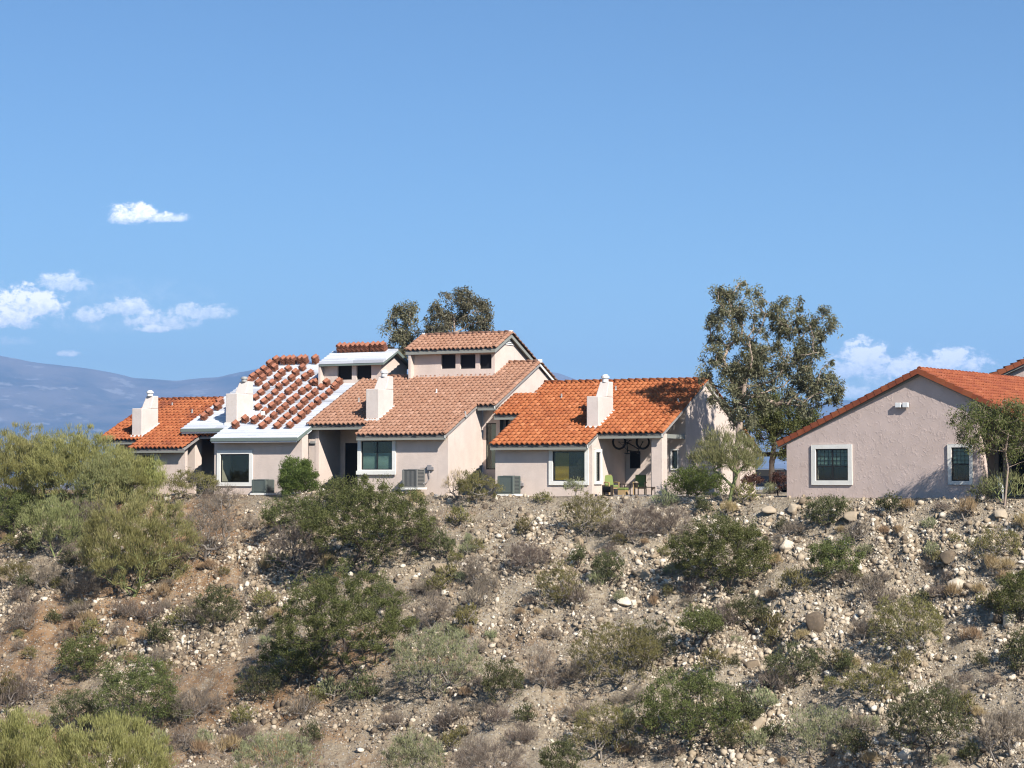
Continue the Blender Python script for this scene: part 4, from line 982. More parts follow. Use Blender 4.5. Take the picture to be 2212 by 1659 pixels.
# ------------------------------------------------------------------ air conditioners
def ac_unit(px, py, w_px, h_px, unit, v, label, material='ac', louvre_side=True, z0=None):
    fr = unit.fr; u0, zb = fr.F(px, py, v); z0 = zb if z0 is None else z0
    cosu = fr.F(px+10, py, v)[0]-u0; W = .78; Hh = (h_px/FPX)*(unit.fr.wor(u0, v)[1])
    wp = fr.wor(u0+W/2, v+W/2, z0); r = empty('air_conditioner', wp, -fr.a, label=label, cat='air conditioner', group='air conditioners against the house walls')
    h = W/2; b = MB(); b.box(-h, h, -h, h, .03, Hh*.93); b.build('cabinet', M['ac_dark'], r)
    c = MB()
    for sx in (-1, 1):
        for sy in (-1, 1): c.box(sx*h-.045, sx*h+.045, sy*h-.045, sy*h+.045, .02, Hh*.95)
    c.box(-h-.02, h+.02, -h-.02, h+.02, Hh*.92, Hh*.98); c.box(-h-.02, h+.02, -h-.02, h+.02, .0, .06); c.build('casing', M[material], r, bevel=.01)
    l = MB()
    if material == 'ac': l.box(-h+.05, h-.05, -h-.012, -h+.0, .08, Hh*.9); l.box(h-.0, h+.012, -h+.05, -h+.20, .08, Hh*.9)
    else:
        for k in range(9): l.box(-h+.07+k*.075, -h+.105+k*.075, -h-.014, -h, .08, Hh*.9)
    for k in range(11): l.box(h, h+.015, -h+(.22 if material == 'ac' else .05), h-.05, .09+k*(Hh*.82/11), .09+k*(Hh*.82/11)+.032)
    l.build('louvre', M[material], r)
    g_ = MB()
    for k in range(5): rr = .06+k*.06; g_.tube([(math.cos(t)*rr, math.sin(t)*rr, Hh*.985) for t in np.linspace(0, 2*math.pi, 16, endpoint=False)], .006, 4, closed=True)
    g_.build('fan_guard', M['ac_dark'], r)
    p = MB(); p.box(-h-.12, h+.12, -h-.1, h+.1, -.10, -.002); p.build('pad', M['trim'], r)
    return r, Hh
ac_unit(871, 1053, 0, 40, C, -1.05, 'grey louvred air conditioner under the salmon roof wall, beside the dark-framed window', 'ac_tan')
ac_unit(1077, 1067, 0, 40, D, -.95, 'grey-green air conditioner at the left end of the bright orange roofed house')
ac_unit(546, 1065, 0, 30, B, -1.0, 'small grey air conditioner below the picture window of the re-roofed house')
def meter(unit, px, py, label, low):
    fr = unit.fr; u, z = fr.F(px, py, 0); r = empty('electric_box', fr.wor(u, 0, z), -fr.a, label=label, cat='electric box')
    b = MB(); b.box(-.13, .10, -.14, -.002, -.10, .16); b.box(.10, .22, -.12, -.002, -.10, .06); b.build('enclosure', M['box'], r, bevel=.01)
    b = MB(); b.tube([(-.02, -.08, -.1), (-.02, -.08, -.25), (.02, -.08, -low*.6), (-.12, -.18, -low*.85), (-.35, -.5, -low)], .022, 6); b.build('conduit', M['box'], r)
    b = MB(); b.tube([(-.13, -.07, .0), (-.55, -.07, .0)], .015, 6); b.build('pipe', M['box'], r)
meter(C, 930, 1011, 'grey disconnect box with looping conduit right of the louvred air conditioner', .85)
meter(D, 1124, 1046, 'small grey disconnect box right of the grey-green air conditioner', .45)

# ------------------------------------------------------------------ porch things on house D
fr = D.fr
vb_ = D.vP+1.25
bu0, bz0 = fr.F(1337.5, 955, vb_); bu1, bz1 = fr.F(1388.5, 955, vb_)
zceil = D.z(vb_)-.2
bk = empty('bicycle', fr.wor((bu0+bu1)/2, vb_, bz0), -fr.a, label='black bicycle hanging upside down from the porch ceiling', cat='bicycle')
hw = (bu1-bu0)/2; rw = .335
def wheel(cx):
    w_ = MB(); w_.tube([(cx+rw*math.cos(t), 0, rw*math.sin(t)) for t in np.linspace(0, 2*math.pi, 28, endpoint=False)],   .052, 8, closed=True); wo = w_.build('wheel', M['rubber'], bk)
    s_ = MB(); s_.tube([(cx+(rw-.04)*math.cos(t), 0, (rw-.04)*math.sin(t)) for t in np.linspace(0, 2*math.pi, 28, endpoint=False)], .013, 6, closed=True)
    s_.build('rim', M['black'], wo)
    s_ = MB()
    for k in range(14): t = 2*math.pi*k/14; s_.tube([(cx, .02*(-1)**k, 0), (cx+(rw-.04)*math.cos(t), 0, (rw-.04)*math.sin(t))], .003, 3)
    s_.build('spokes', M['flash'], wo)
    s_ = MB(); s_.tube([(cx, -.05, 0), (cx, .05, 0)], .03, 8); s_.build('hub', M['black'], wo)
wheel(-hw); wheel(hw)
b = MB(); bb = (-.08+(-hw)*0.2, 0, -.02); seat = (-hw*.30, 0, -.52); head = (hw*.62, 0, -.50); hd2 = (hw*.68, 0, -.36)
b.tube([(-hw, 0, 0), bb], .014, 6); b.tube([(-hw, 0, 0), (seat[0]+.02, 0, -.42)], .012, 6); b.tube([bb, seat], .028, 6); b.tube([bb, hd2], .036, 6); b.tube([(seat[0]+.02, 0, -.42), head], .028, 6); b.tube([head, hd2, (hw, 0, 0)], .026, 6)
b.build('frame', M['black'], bk)
b = MB(); b.tube([head, (head[0]-.02, 0, -.56)], .016, 6); b.tube([(head[0]+.04, -.28, -.60), (head[0]-.02, 0, -.57), (head[0]+.04, .28, -.60)], .014, 6); b.build('handlebar', M['black'], bk)
b = MB(); b.box(seat[0]-.15, seat[0]+.12, -.06, .06, -.60, -.55); b.tube([seat, (seat[0], 0, -.56)], .014, 6); b.build('saddle', M['black'], bk, bevel=.02)
b = MB(); b.tube([(bb[0]+.09*math.cos(t), -.05, bb[2]+.09*math.sin(t)) for t in np.linspace(0, 2*math.pi, 16, endpoint=False)], .012, 5, closed=True); b.tube([(bb[0]-.12, -.1, bb[2]-.1), (bb[0]+.12, .1, bb[2]+.1)], .012, 5)
b.box(bb[0]-.18, bb[0]-.08, -.16, -.08, bb[2]-.12, bb[2]-.09); b.box(bb[0]+.08, bb[0]+.18, .08, .16, bb[2]+.09, bb[2]+.12); b.build('crankset', M['black'], bk)
for cx in (-hw, hw):
    b = MB(); b.tube([(cx, 0, rw-.01), (cx, 0, rw+.05), (cx+.03, 0, rw+.08), (cx, 0, zceil-bz0+.02)], .008, 5); b.build('hook', M['black'], bk)

def patio_chair(u, v, rz, label):
    r = empty('patio_chair', fr.wor(u, v, .06), -fr.a+rz, label=label, cat='chair', group='lime cushioned patio chairs on the porch')
    for sx in (-1, 1):
        for sy in (-1, 1):
            b = MB(); b.box(sx*.28-.025, sx*.28+.025, sy*.27-.025, sy*.27+.025, 0, .62 if sy < 0 else .45); b.build('leg', M['wicker'], r)
        b = MB(); b.tube([(sx*.30, -.30, .60), (sx*.30, 0, .63), (sx*.29, .30, .60)], .028, 6); b.build('armrest', M['wicker'], r)
    b = MB(); b.box(-.28, .28, -.28, .28, .30, .36); b.build('seat_frame', M['wicker'], r)
    b = MB(); b.box(-.26, .26, -.29, .25, .36, .49); b.build('seat_cushion', M['lime'], r, bevel=.04)
    b = MB(); b.hexa([(-.27, .24, .42), (.27, .24, .42), (.27, .32, .42), (-.27, .32, .42)], [(-.27, .40, 1.0), (.27, .40, 1.0), (.27, .46, 1.0), (-.27, .46, 1.0)]); b.build('backrest', M['wicker'], r)
    b = MB(); b.hexa([(-.25, .12, .48), (.25, .12, .48), (.25, .24, .46), (-.25, .24, .46)], [(-.25, .26, .97), (.25, .26, .97), (.25, .39, .98), (-.25, .39, .98)]); b.build('back_cushion', M['lime'], r, bevel=.04)
cu = lambda px, v: fr.F(px, 1060, v)[0]
vch = D.vP+.9
patio_chair(cu(1320, vch), vch, R(55), 'left lime cushioned patio chair, facing right, in front of the bright wall')
patio_chair(cu(1382, vch+.3), vch+.3, R(15), 'lime cushioned patio chair facing out, beside the pillar')
def side_table(px, v, w_, d_, h_, label, material='dark_wood'):
    r = empty('side_table', fr.wor(cu(px, v), v, .06), -fr.a, label=label, cat='table')
    b = MB(); b.box(-w_/2, w_/2, -d_/2, d_/2, h_-.04, h_); b.build('table_top', M[material], r)
    for sx in (-1, 1):
        for sy in (-1, 1): b = MB(); b.box(sx*(w_/2-.03)-.02, sx*(w_/2-.03)+.02, sy*(d_/2-.03)-.02, sy*(d_/2-.03)+.02, 0, h_-.04); b.build('leg', M[material], r)
    return r
side_table(1393, D.vP+.15, .95, .5, .40, 'low dark bench table in front of the right patio chair')
side_table(1355, D.vP+1.5, .6, .6, .55, 'small dark table between the two patio chairs')
ot = empty('ottoman', fr.wor(cu(1346, D.vP+.5), D.vP+.5, .06), -fr.a, label='lime cushioned footstool between the patio chairs', cat='footstool')
b = MB(); b.box(-.22, .22, -.22, .22, .24, .36); b.build('cushion', M['lime'], ot, bevel=.04)
b = MB(); b.box(-.2, .2, -.2, .2, .0, .24); b.build('base', M['wicker'], ot)
pt = empty('plant_pot', fr.wor(cu(1374, D.vP+.1), D.vP+.1, .46), -fr.a, label='dark round pot standing on the low bench table', cat='pot')
b = MB(); b.cyl((0, 0), .09, .15, 0, .2, 12); b.build('pot', M['dark_wood'], pt); b = MB(); b.cyl((0, 0), .13, .05, .2, .28, 10); b.build('soil', M['ground'], pt)
lt = empty('wall_lantern', (*fr.wor(fr.F(1316.5, 978, D.vW)[0], D.vW)[:2], fr.F(1316, 978, D.vW)[1]), -fr.a, label='black double lantern on the shaded patio wall', cat='lantern')
for sx in (-.11, .11):
    b = MB(); b.cyl((sx, -.14), .10, .04, -.13, .02, 6); b.cyl((sx, -.14), .05, .01, .02, .12, 6); b.build('lamp', M['black'], lt)
b = MB(); b.box(-.18, .18, -.06, -.002, .02, .08); b.tube([(-.11, -.04, .05), (-.11, -.14, .1)], .012, 5); b.tube([(.11, -.04, .05), (.11, -.14, .1)], .012, 5); b.build('bracket', M['black'], lt)
hr = empty('hose_reel', fr.wor(cu(1288, -.0)+.55, .15, .0), -fr.a, label='dark hose reel box at the corner below the corner window', cat='hose reel')
b = MB(); b.box(-.22, .22, -.02, .02, .0, .06); b.box(-.24, -.2, -.15, .15, 0, .55); b.box(.2, .24, -.15, .15, 0, .55); b.build('stand', M['dark_wood'], hr)
b = MB(); b.tube([(-.2, 0, .34), (.2, 0, .34)], .15, 12); b.build('drum', M['black'], hr)

# ------------------------------------------------------------------ gap between houses: patio cover, parked car
gp = at(1671, 985, 116)
pc = empty('patio_cover', (gp.x, gp.y, 0), -R(20), label='dark flat patio cover in the gap between the houses', cat='patio cover')
zt = gp.z; b = MB(); b.box(-2.2, 2.2, -1.6, 1.6, zt-.02, zt+.2); b.build('roof_slab', M['dark_wood'], pc)
for sx in (-2.05, 2.05):
    for sy in (-1.45, 1.45): b = MB(); b.box(sx-.07, sx+.07, sy-.07, sy+.07, -.3, zt-.02); b.build('post', M['fascia'], pc)
cp_ = at(1655, 1040, 124)
car = empty('parked_car', (cp_.x, cp_.y, hz(cp_.x, cp_.y)), R(8), label='dark car parked beyond the gap between the houses', cat='car')
b = MB(); pr = [(-2.2, .35), (-2.2, .85), (-1.5, .98), (-.9, 1.42), (.9, 1.45), (1.6, 1.0), (2.2, .92), (2.25, .35)]
vs = [(x, -.85, z) for x, z in pr]+[(x, .85, z) for x, z in pr]; n = len(pr)
b.add(vs, [tuple(range(n)), tuple(range(2*n-1, n-1, -1))]+[(i+n, (i+1) % n+n, (i+1) % n, i) for i in range(n)]); b.build('body', M['carpaint'], car, bevel=.06)
for sx in (-1.35, 1.35):
    for sy in (-.8, .8):
        b = MB(); b.tube([(sx, sy-.1, .33), (sx, sy+.1, .33)], .33, 16); wo = b.build('wheel', M['rubber'], car); b = MB(); b.tube([(sx, sy-.11, .33), (sx, sy+.11, .33)], .19, 12); b.build('rim', M['flash'], wo)
for sy in (-.865, .853): b = MB(); b.hexa([(-.95, sy, .98), (1.35, sy, .98), (1.35, sy+.012, .98), (-.95, sy+.012, .98)], [(-.7, sy, 1.34), (.85, sy, 1.36), (.85, sy+.012, 1.36), (-.7, sy+.012, 1.34)]); b.build('window', M['screen'], car)

# ------------------------------------------------------------------ plants
NG = np.random.default_rng(11)
def unit_rand(n, g):
    v = g.normal(size=(n, 3)); return v/np.linalg.norm(v, axis=1, keepdims=True)
def kites(P, D_, L, Wd, g, attrv):
    """Leaf-sized kites at P pointing along D_, length L, width Wd."""
    n = len(P); S = np.cross(D_, unit_rand(n, g)); S /= np.linalg.norm(S, axis=1, keepdims=True)+1e-9
    L = L[:, None]; Wd = Wd[:, None]
    V = np.stack([P, P+D_*L*.45+S*Wd*.5, P+D_*L, P+D_*L*.45-S*Wd*.5], 1).reshape(-1, 3)
    return V, np.arange(4*n).reshape(n, 4), attrv
STYLE = {  # leaf length, leaf width, up bias, outward bias, leaf spread, stem material, leaf count per m2, clump radius
    'paloverde': dict(l=.24, w=.024, up=.75, outb=.8, bark='greenbark', den=520, cr=.34, mat='paloverde'),
    'paloverde2': dict(l=.22, w=.024, up=.7, outb=.8, bark='greenbark', den=400, cr=.32, mat='paloverde2'),
    'mesquite': dict(l=.085, w=.042, up=.25, outb=.4, bark='darkbark', den=800, cr=.27, mat='mesquite'),
    'creosote': dict(l=.085, w=.036, up=.6, outb=.6, bark='darkbark', den=620, cr=.20, mat='creosote'),
    'olive': dict(l=.10, w=.03, up=.6, outb=.6, bark='greybark', den=520, cr=.2, mat='olive'),
    'sage': dict(l=.12, w=.026, up=.85, outb=.6, bark='greybark', den=520, cr=.2, mat='sage'),
    'dry': dict(l=.20, w=.012, up=.35, outb=.7, bark='greybark', den=520, cr=.22, mat='dry'),
    'hedge': dict(l=.08, w=.042, up=.5, outb=.7, bark='darkbark', den=1100, cr=.25, mat='hedge'),
    'purple': dict(l=.08, w=.045, up=.3, outb=.5, bark='darkbark', den=700, cr=.18, mat='purple'),
    'straw': dict(l=.22, w=.012, up=.95, outb=.5, bark='greybark', den=420, cr=.12, mat='straw'),
}
def tree_skeleton(base, tips, g, r0, wob=.12, trunk=None):
    """Join tips to the base through nearer tips: returns polyline tubes."""
    nodes = [np.array(base, float)]; par = [-1]
    if trunk is not None:
        for t in trunk: nodes.append(np.array(t, float)); par.append(len(nodes)-2)
    order = np.argsort(np.linalg.norm(tips-nodes[-1], axis=1))
    for i in order:
        p = tips[i]; arr = np.array(nodes); d = np.linalg.norm(arr-p, axis=1); dist_b = np.linalg.norm(arr-nodes[0], axis=1)
        # parents should be below / nearer to the base
        cost = d + .35*dist_b + np.where(arr[:, 2] > p[2]+.15, .8, 0)
        j = int(np.argmin(cost)); q = arr[j]
        if d[j] > .7:
            mid = q*.5+p*.5+g.normal(0, wob*d[j]*.35, 3)+np.array([0, 0, .08*d[j]]); nodes.append(mid); par.append(j); j = len(nodes)-1
        nodes.append(p); par.append(j)
    n = len(nodes); w_ = np.zeros(n)
    for i in range(n-1, 0, -1):
        w_[i] += .6 if w_[i] == 0 else 0; w_[par[i]] += w_[i]
    tot = max(w_[0], 1e-6); rad = r0*np.sqrt(np.maximum(w_, .4)/tot); rad = np.maximum(rad, .009)
    return np.array(nodes), np.array(par), rad
def skeleton_mesh(nodes, par, rad, n=5):
    idx = np.nonzero(par >= 0)[0]; a = nodes[par[idx]]; b_ = nodes[idx]; ra = np.minimum(rad[par[idx]], rad[idx]*1.6); rb_ = rad[idx]*.85
    d = b_-a; L = np.linalg.norm(d, axis=1, keepdims=True)+1e-9; d = d/L; b_ = b_+d*rb_[:, None]*.5
    s = np.cross(d, np.array([.3, .9, .1])); s /= np.linalg.norm(s, axis=1, keepdims=True)+1e-9; t = np.cross(d, s)
    th = np.arange(n)*2*np.pi/n; ring = np.cos(th)[None, :, None]*s[:, None]+np.sin(th)[None, :, None]*t[:, None]
    V = np.concatenate([a[:, None]+ring*ra[:, None, None], b_[:, None]+ring*rb_[:, None, None]], 1)
    m = len(idx); base = np.arange(m)[:, None]*2*n; k = np.arange(n); k2 = (k+1) % n
    F = np.stack([base+k, base+k2, base+n+k2, base+n+k], -1).reshape(-1, 4); return V.reshape(-1, 3), F
def plant_geo(w, h, style, seed, tips=None, dens=1.0, gap=.12, trunk=None, r0=None, lmul=1.0, dep=None, lift=.03):
    st = STYLE[style]; g = np.random.default_rng(seed)
    if tips is None:
        dep = dep or w*.8
        ph = g.uniform(0, 6.28, 6); am = g.uniform(.3, 1, 6)
        def wob(an, k0): return sum(am[q]*np.sin((q+k0)*an+ph[q]) for q in range(4))/3.0
        nt = int(np.clip(w*h*20/(st['cr']/.25)**1.2, 26, 420))*(3 if style == 'hedge' else 1); T_ = []
        for i in range(nt):
            an = g.uniform(0, 2*np.pi); r = np.sqrt(g.random()); Rw = .5*(.82+.28*wob(an, 1)); x_ = np.cos(an)*r*Rw*w; y_ = np.sin(an)*r*Rw*dep
            zt_ = h*(.50+.48*np.sqrt(max(0, 1-r**2.2)))*(.88+.16*wob(an*1.3+r*3, 2)); zb_ = h*(lift+.20*r**2)
            z_ = zb_+(max(zt_, zb_+.1)-zb_)*g.random()**.55
            if style in ('hedge',): z_ = h*.05+(zt_-h*.05)*g.random()**.8
            T_.append((np.clip(x_, -w*.52, w*.52), y_, min(z_, h*.97)))
        tips = np.array(T_)
    area = w*h if dep is None else w*h
    nleaf = int(np.clip(st['den']*2.1*area*dens/lmul**1.3, 700, 60000)); per = g.random(len(tips))+.25; per /= per.sum()
    ci = g.choice(len(tips), nleaf, p=per); C_ = tips[ci]
    cr = st['cr']*lmul; off = unit_rand(nleaf, g)*(g.random(nleaf)**.6)[:, None]*cr*(.5+g.random(len(tips)))[ci][:, None]
    off[:, 2] *= .8
    P = C_+off; P[:, 2] = np.maximum(P[:, 2], .02)
    base = np.array([0, 0, 0.]); outd = P-base; outd /= np.linalg.norm(outd, axis=1, keepdims=True)+1e-9
    Dd = unit_rand(nleaf, g)*.6+outd*st['outb']+np.array([0, 0, st['up']]); Dd /= np.linalg.norm(Dd, axis=1, keepdims=True)
    cl = g.random(len(tips)); at_ = np.clip(cl[ci]*.45+g.random(nleaf)*.55, 0, 1)
    L = st['l']*.9*lmul*g.uniform(.6, 1.3, nleaf); Wd = st['w']*.85*lmul*g.uniform(.6, 1.3, nleaf)
    leaf = kites(P, Dd, L, Wd, g, at_)
    nd, pr_, rd = tree_skeleton((0, 0, -.15), tips, g, r0 or (.024+.012*h), trunk=trunk)
    sv, sf = skeleton_mesh(nd, pr_, rd); return leaf, (sv, sf), st
PLN = {'tree': 'tree', 'shrub': 'shrub'}
def plant(name, base, w, h, style, seed, label, cat='shrub', group=None, rz=None, **k):
    leaf, stem, st = plant_geo(w, h, style, seed, **k)
    r = empty(name, base, 0 if rz is None else rz, label=label, cat=cat, group=group)
    cr = 'crown' if cat == 'tree' else 'foliage'
    fast_mesh(cr, *leaf[:2], M[st['mat']], r, attr=leaf[2]); fast_mesh('trunk' if cat == 'tree' else 'stems', *stem, M[k.get('bark') or st['bark']], r)
    return r
def copy_plant(src, base, rz, sc, label, group):
    r = src.copy(); COL.objects.link(r); r.location = base; r.rotation_euler = (0, 0, rz); r.scale = sc
    r['label'] = label; r['group'] = group
    for ch in list(src.children): c_ = ch.copy(); COL.objects.link(c_); c_.parent = r
    return r
def px_plant(px, py, wpx, hpx, style, label, cat='shrub', seed=None, sink=.05, **k):
    """Plant rooted where the ray through the base pixel meets the ground; width and height in photo pixels."""
    Yv = k.pop('Y', None); p = ground_hit(px, py)
    if Yv: q = at(px, py, Yv); p = Vector((q.x, Yv, hz(q.x, Yv)))
    s_ = p.y/FPX; seed = seed or int(px*7+py*3)
    nm = {'paloverde': 'palo_verde', 'paloverde2': 'palo_verde', 'mesquite': 'mesquite', 'creosote': 'creosote_bush', 'olive': 'brittlebush', 'sage': 'sagebrush', 'dry': 'dry_shrub', 'hedge': 'garden_shrub', 'purple': 'clipped_shrub', 'straw': 'grass_clump'}[style]
    sw = STYLE[style]; w = max(.4, wpx*s_*1.24-sw['cr']*.9); h = max(.35, hpx*s_*1.10-sw['l']*.4)
    return plant(nm, (p.x, p.y, p.z-sink), w, h, style, seed, label, cat, **k)

PL = [
 # left mass
 (30, 1115, 190, 190, 'paloverde', 'tall yellow-green palo verde against the left edge of the picture', dict(dens=1.1)),
 (165, 1105, 210, 185, 'paloverde', 'tall palo verde in front of the mountains, second from the left edge', dict(dens=1.1)),
 (275, 1090, 130, 120, 'paloverde', 'palo verde just left of the far left house wall', dict(dens=1.15)),
 (285, 1288, 235, 245, 'paloverde', 'large rounded yellow-green palo verde standing alone on the upper left slope', dict(dens=.95)),
 (95, 1085, 150, 160, 'paloverde2', 'olive palo verde filling the gap among the tall left ones', dict(dens=1.1)),
 (330, 1080, 60, 90, 'paloverde', 'narrow palo verde against the far left house wall', dict(dens=1.0)),
 (225, 1120, 120, 150, 'paloverde2', 'greyish palo verde in front of the third tall one', dict(dens=1.0)),
 (120, 1200, 150, 135, 'paloverde2', 'duller palo verde below the tall left ones', dict(dens=.9)),
 (30, 1165, 110, 120, 'mesquite', 'dark green bush at the left edge under the palo verdes', dict(dens=.9)),
 (200, 1155, 120, 80, 'dry', 'grey-brown twiggy bush under the left palo verdes', {}),
 (245, 1090, 90, 70, 'dry', 'dead grey thicket between the palo verdes and the far left house', {}),
 (412, 1083, 130, 72, 'olive', 'brownish olive bush in front of the re-roofed house porch', dict(dens=.9)),
 (452, 1215, 120, 150, 'dry', 'bare grey tree-like bush below the picture window', dict(dens=.7, r0=.09)),
 (478, 1100, 90, 60, 'dry', 'leafless grey shrub under the picture window', dict(dens=.6)),
 (105, 1275, 90, 62, 'dry', 'pale grey dry bush on the left slope below the dull palo verde', {}),
 (185, 1300, 90, 70, 'dry', 'grey twiggy bush left of the lone palo verde', {}),
 (75, 1520, 90, 95, 'dry', 'bare grey bush low at the left, above the green corner bushes', dict(dens=.7)),
 (35, 1265, 80, 60, 'olive', 'yellowish brown bush at the left edge of the slope', {}),
 (640, 1064, 88, 84, 'hedge', 'dense rounded green garden shrub beside the stucco pillar', dict(dens=2.4, Y=106.6)),
 (790, 1240, 270, 215, 'mesquite', 'largest mesquite, spreading below the salmon roofed house', dict(dens=.9, r0=.10)),
 (640, 1170, 150, 105, 'mesquite', 'lighter mesquite bough left of the largest mesquite', dict(dens=.65, r0=.09)),
 (745, 1105, 110, 85, 'mesquite', 'mesquite top rising before the dark porch', dict(dens=.8)),
 (640, 1250, 120, 125, 'dry', 'tangle of dead grey branches hanging under the mesquite', dict(dens=.75, r0=.12)),
 (735, 1500, 300, 285, 'mesquite', 'big mesquite with dark forked trunk in the lower middle left', dict(dens=.72, r0=.11, lift=.12)),
 (625, 1480, 150, 110, 'mesquite', 'low leafy mesquite bough left of the forked trunk', dict(dens=.9)),
 (560, 1520, 110, 80, 'creosote', 'grey-green creosote at the left foot of the big mesquite', dict(dens=.7)),
 (470, 1368, 100, 105, 'creosote', 'dark creosote between the lone palo verde and the big mesquite', {}),
 (175, 1475, 110, 105, 'mesquite', 'small bright mesquite on the lower left slope', dict(dens=.8)),
 (300, 1600, 190, 190, 'mesquite', 'broad thin mesquite in the lower left', dict(dens=.62)),
 (165, 1590, 110, 110, 'creosote', 'dull creosote touching the broad lower left mesquite', dict(dens=.8)),
 (35, 1720, 160, 190, 'paloverde', 'bright green palo verde filling the bottom left corner', dict(dens=1.25)),
 (240, 1740, 270, 200, 'paloverde', 'pale yellow-green palo verde at the bottom, right of the corner one', dict(dens=1.15)),
 (20, 1530, 60, 80, 'olive', 'yellowish shrub at the left edge above the corner palo verde', {}),
 (590, 1700, 200, 125, 'sage', 'wide yellowish brush at the bottom, left of centre', dict(dens=.8)),
 (945, 1512, 190, 175, 'sage', 'yellow-green upright bush at the lower centre', dict(dens=.72)),
 (895, 1700, 140, 125, 'sage', 'pale sage bush at the bottom centre', {}),
 (1082, 1525, 100, 105, 'creosote', 'dark green creosote right of the yellow-green upright bush', {}),
 (1168, 1490, 60, 100, 'dry', 'brown upright twiggy bush left of the olive thicket', {}),
 (935, 1370, 80, 100, 'dry', 'grey twiggy bush right of the big mesquite crown', {}),
 (1030, 1268, 70, 72, 'dry', 'brown-grey bush in the middle of the upper slope', {}),
 (1028, 1092, 100, 80, 'olive', 'olive bush against the wall corner between salmon and orange roofs', dict(dens=1.0)),
 (985, 1080, 60, 70, 'straw', 'pale straw-coloured sapling against the bright side wall', dict(dens=.5)),
 (1268, 1170, 110, 115, 'olive', 'olive grey small tree on the slope under the corner window', dict(dens=.75, lift=.05)),
 (1240, 1075, 46, 50, 'sage', 'light shrub against the bottom of the corner window wall', dict(dens=.7)),
 (1375, 1170, 110, 90, 'dry', 'brown-grey brush below the porch pillar', {}),
 (1450, 1165, 100, 75, 'dry', 'dark dry brush just below the pad right of the porch', {}),
 (1312, 1270, 70, 85, 'creosote', 'dark upright creosote left of the big pale boulder', {}),
 (1140, 1245, 100, 80, 'dry', 'dry twiggy bush on the middle slope', {}),
 (1208, 1318, 100, 105, 'olive', 'brown-olive bush in the middle slope, below the dry twiggy one', dict(dens=.8)),
 (1560, 1285, 215, 180, 'mesquite', 'dense dark green bush right of the big pale boulder', dict(dens=1.0)),
 (1785, 1150, 100, 82, 'creosote', 'round dark bush at the pad edge below the square window', dict(dens=1.1)),
 (1808, 1265, 120, 108, 'mesquite', 'green bush under the round dark one, right of centre', dict(dens=.9)),
 (1340, 1500, 200, 165, 'olive', 'wide olive-green thicket in the lower middle', dict(dens=.75)),
 (1405, 1450, 110, 110, 'creosote', 'bluish green top at the right of the olive thicket', dict(dens=.7)),
 (1515, 1420, 115, 115, 'mesquite', 'feathery green shrub on a bent dark stem, right of the olive thicket', dict(dens=.55, lift=.35)),
 (1615, 1372, 100, 95, 'creosote', 'green creosote under the dense dark bush', dict(dens=.8)),
 (1490, 1628, 230, 190, 'mesquite', 'large dark green bush near the bottom, left of the pale gully', dict(dens=.72)),
 (1300, 1645, 140, 130, 'olive', 'yellow-olive bush at the bottom left of the large dark green bush', dict(dens=.75)),
 (1215, 1700, 100, 110, 'creosote', 'grey-green bush at the bottom edge, centre', {}),
 (1715, 1485, 150, 95, 'creosote', 'green bush with long shadow, right of the pale gully', dict(dens=.8)),
 (1965, 1435, 170, 160, 'olive', 'tall olive-yellow bush right of the pointed grey boulder', dict(dens=.8)),
 (1862, 1385, 66, 52, 'dry', 'small round grey ball of twigs on bare soil', dict(dens=1.3)),
 (1885, 1520, 140, 95, 'olive', 'yellow-green bush in the lower right', dict(dens=.8)),
 (2010, 1645, 190, 180, 'creosote', 'large dull green bush in the lower right beside bare soil', dict(dens=.7)),
 (1775, 1650, 170, 130, 'sage', 'light green brush at the bottom, right of the pale gully', dict(dens=.7)),
 (2205, 1345, 120, 120, 'mesquite', 'bright green bush cut by the right edge', dict(dens=1.1)),
 (2205, 1460, 90, 105, 'creosote', 'dark green bush at the right edge under the bright one', {}),
 (2150, 1215, 120, 80, 'olive', 'olive grey bush on the upper right slope', dict(dens=.7)),
 (2170, 1660, 110, 150, 'dry', 'tall grey dry brush at the right edge, low', dict(dens=.9)),
 (1880, 1300, 46, 62, 'dry', 'grey hanging grass tuft on the eroded bank', dict(dens=1.2)),
 (1060, 1690, 170, 100, 'dry', 'low grey brush at the bottom, right of the pale sage', {}),
 (430, 1560, 110, 80, 'dry', 'grey dry brush left of the big mesquite foot', {}),
 (2120, 1075, 60, 50, 'creosote', 'small shrub at the porch corner of the right house', dict(dens=.6, Y=88.6)),
 (1505, 1072, 130, 70, 'hedge', 'dark spreading shrub against the bright gable wall', dict(dens=1.0, Y=99.6)),
 (1622, 1068, 48, 54, 'purple', 'flat-clipped maroon shrub on bare stems at the gable corner', dict(dens=1.0, lift=.35, Y=102.5)),
 (1682, 1065, 40, 62, 'purple', 'dark shrub in the gap against the right house wall', dict(dens=1.2, Y=103)),
 (1662, 1068, 34, 34, 'sage', 'low light green plant in the gap between the houses', dict(dens=1.0, Y=102.5)),
 (1572, 1090, 165, 172, 'paloverde2', 'grey-green palo verde before the bright gable wall', dict(dens=.8, r0=.10, lift=.25)),
]
for (px, py, w_, h_, stl, lab, kk) in PL: px_plant(px, py, w_, h_, stl, lab, **kk)

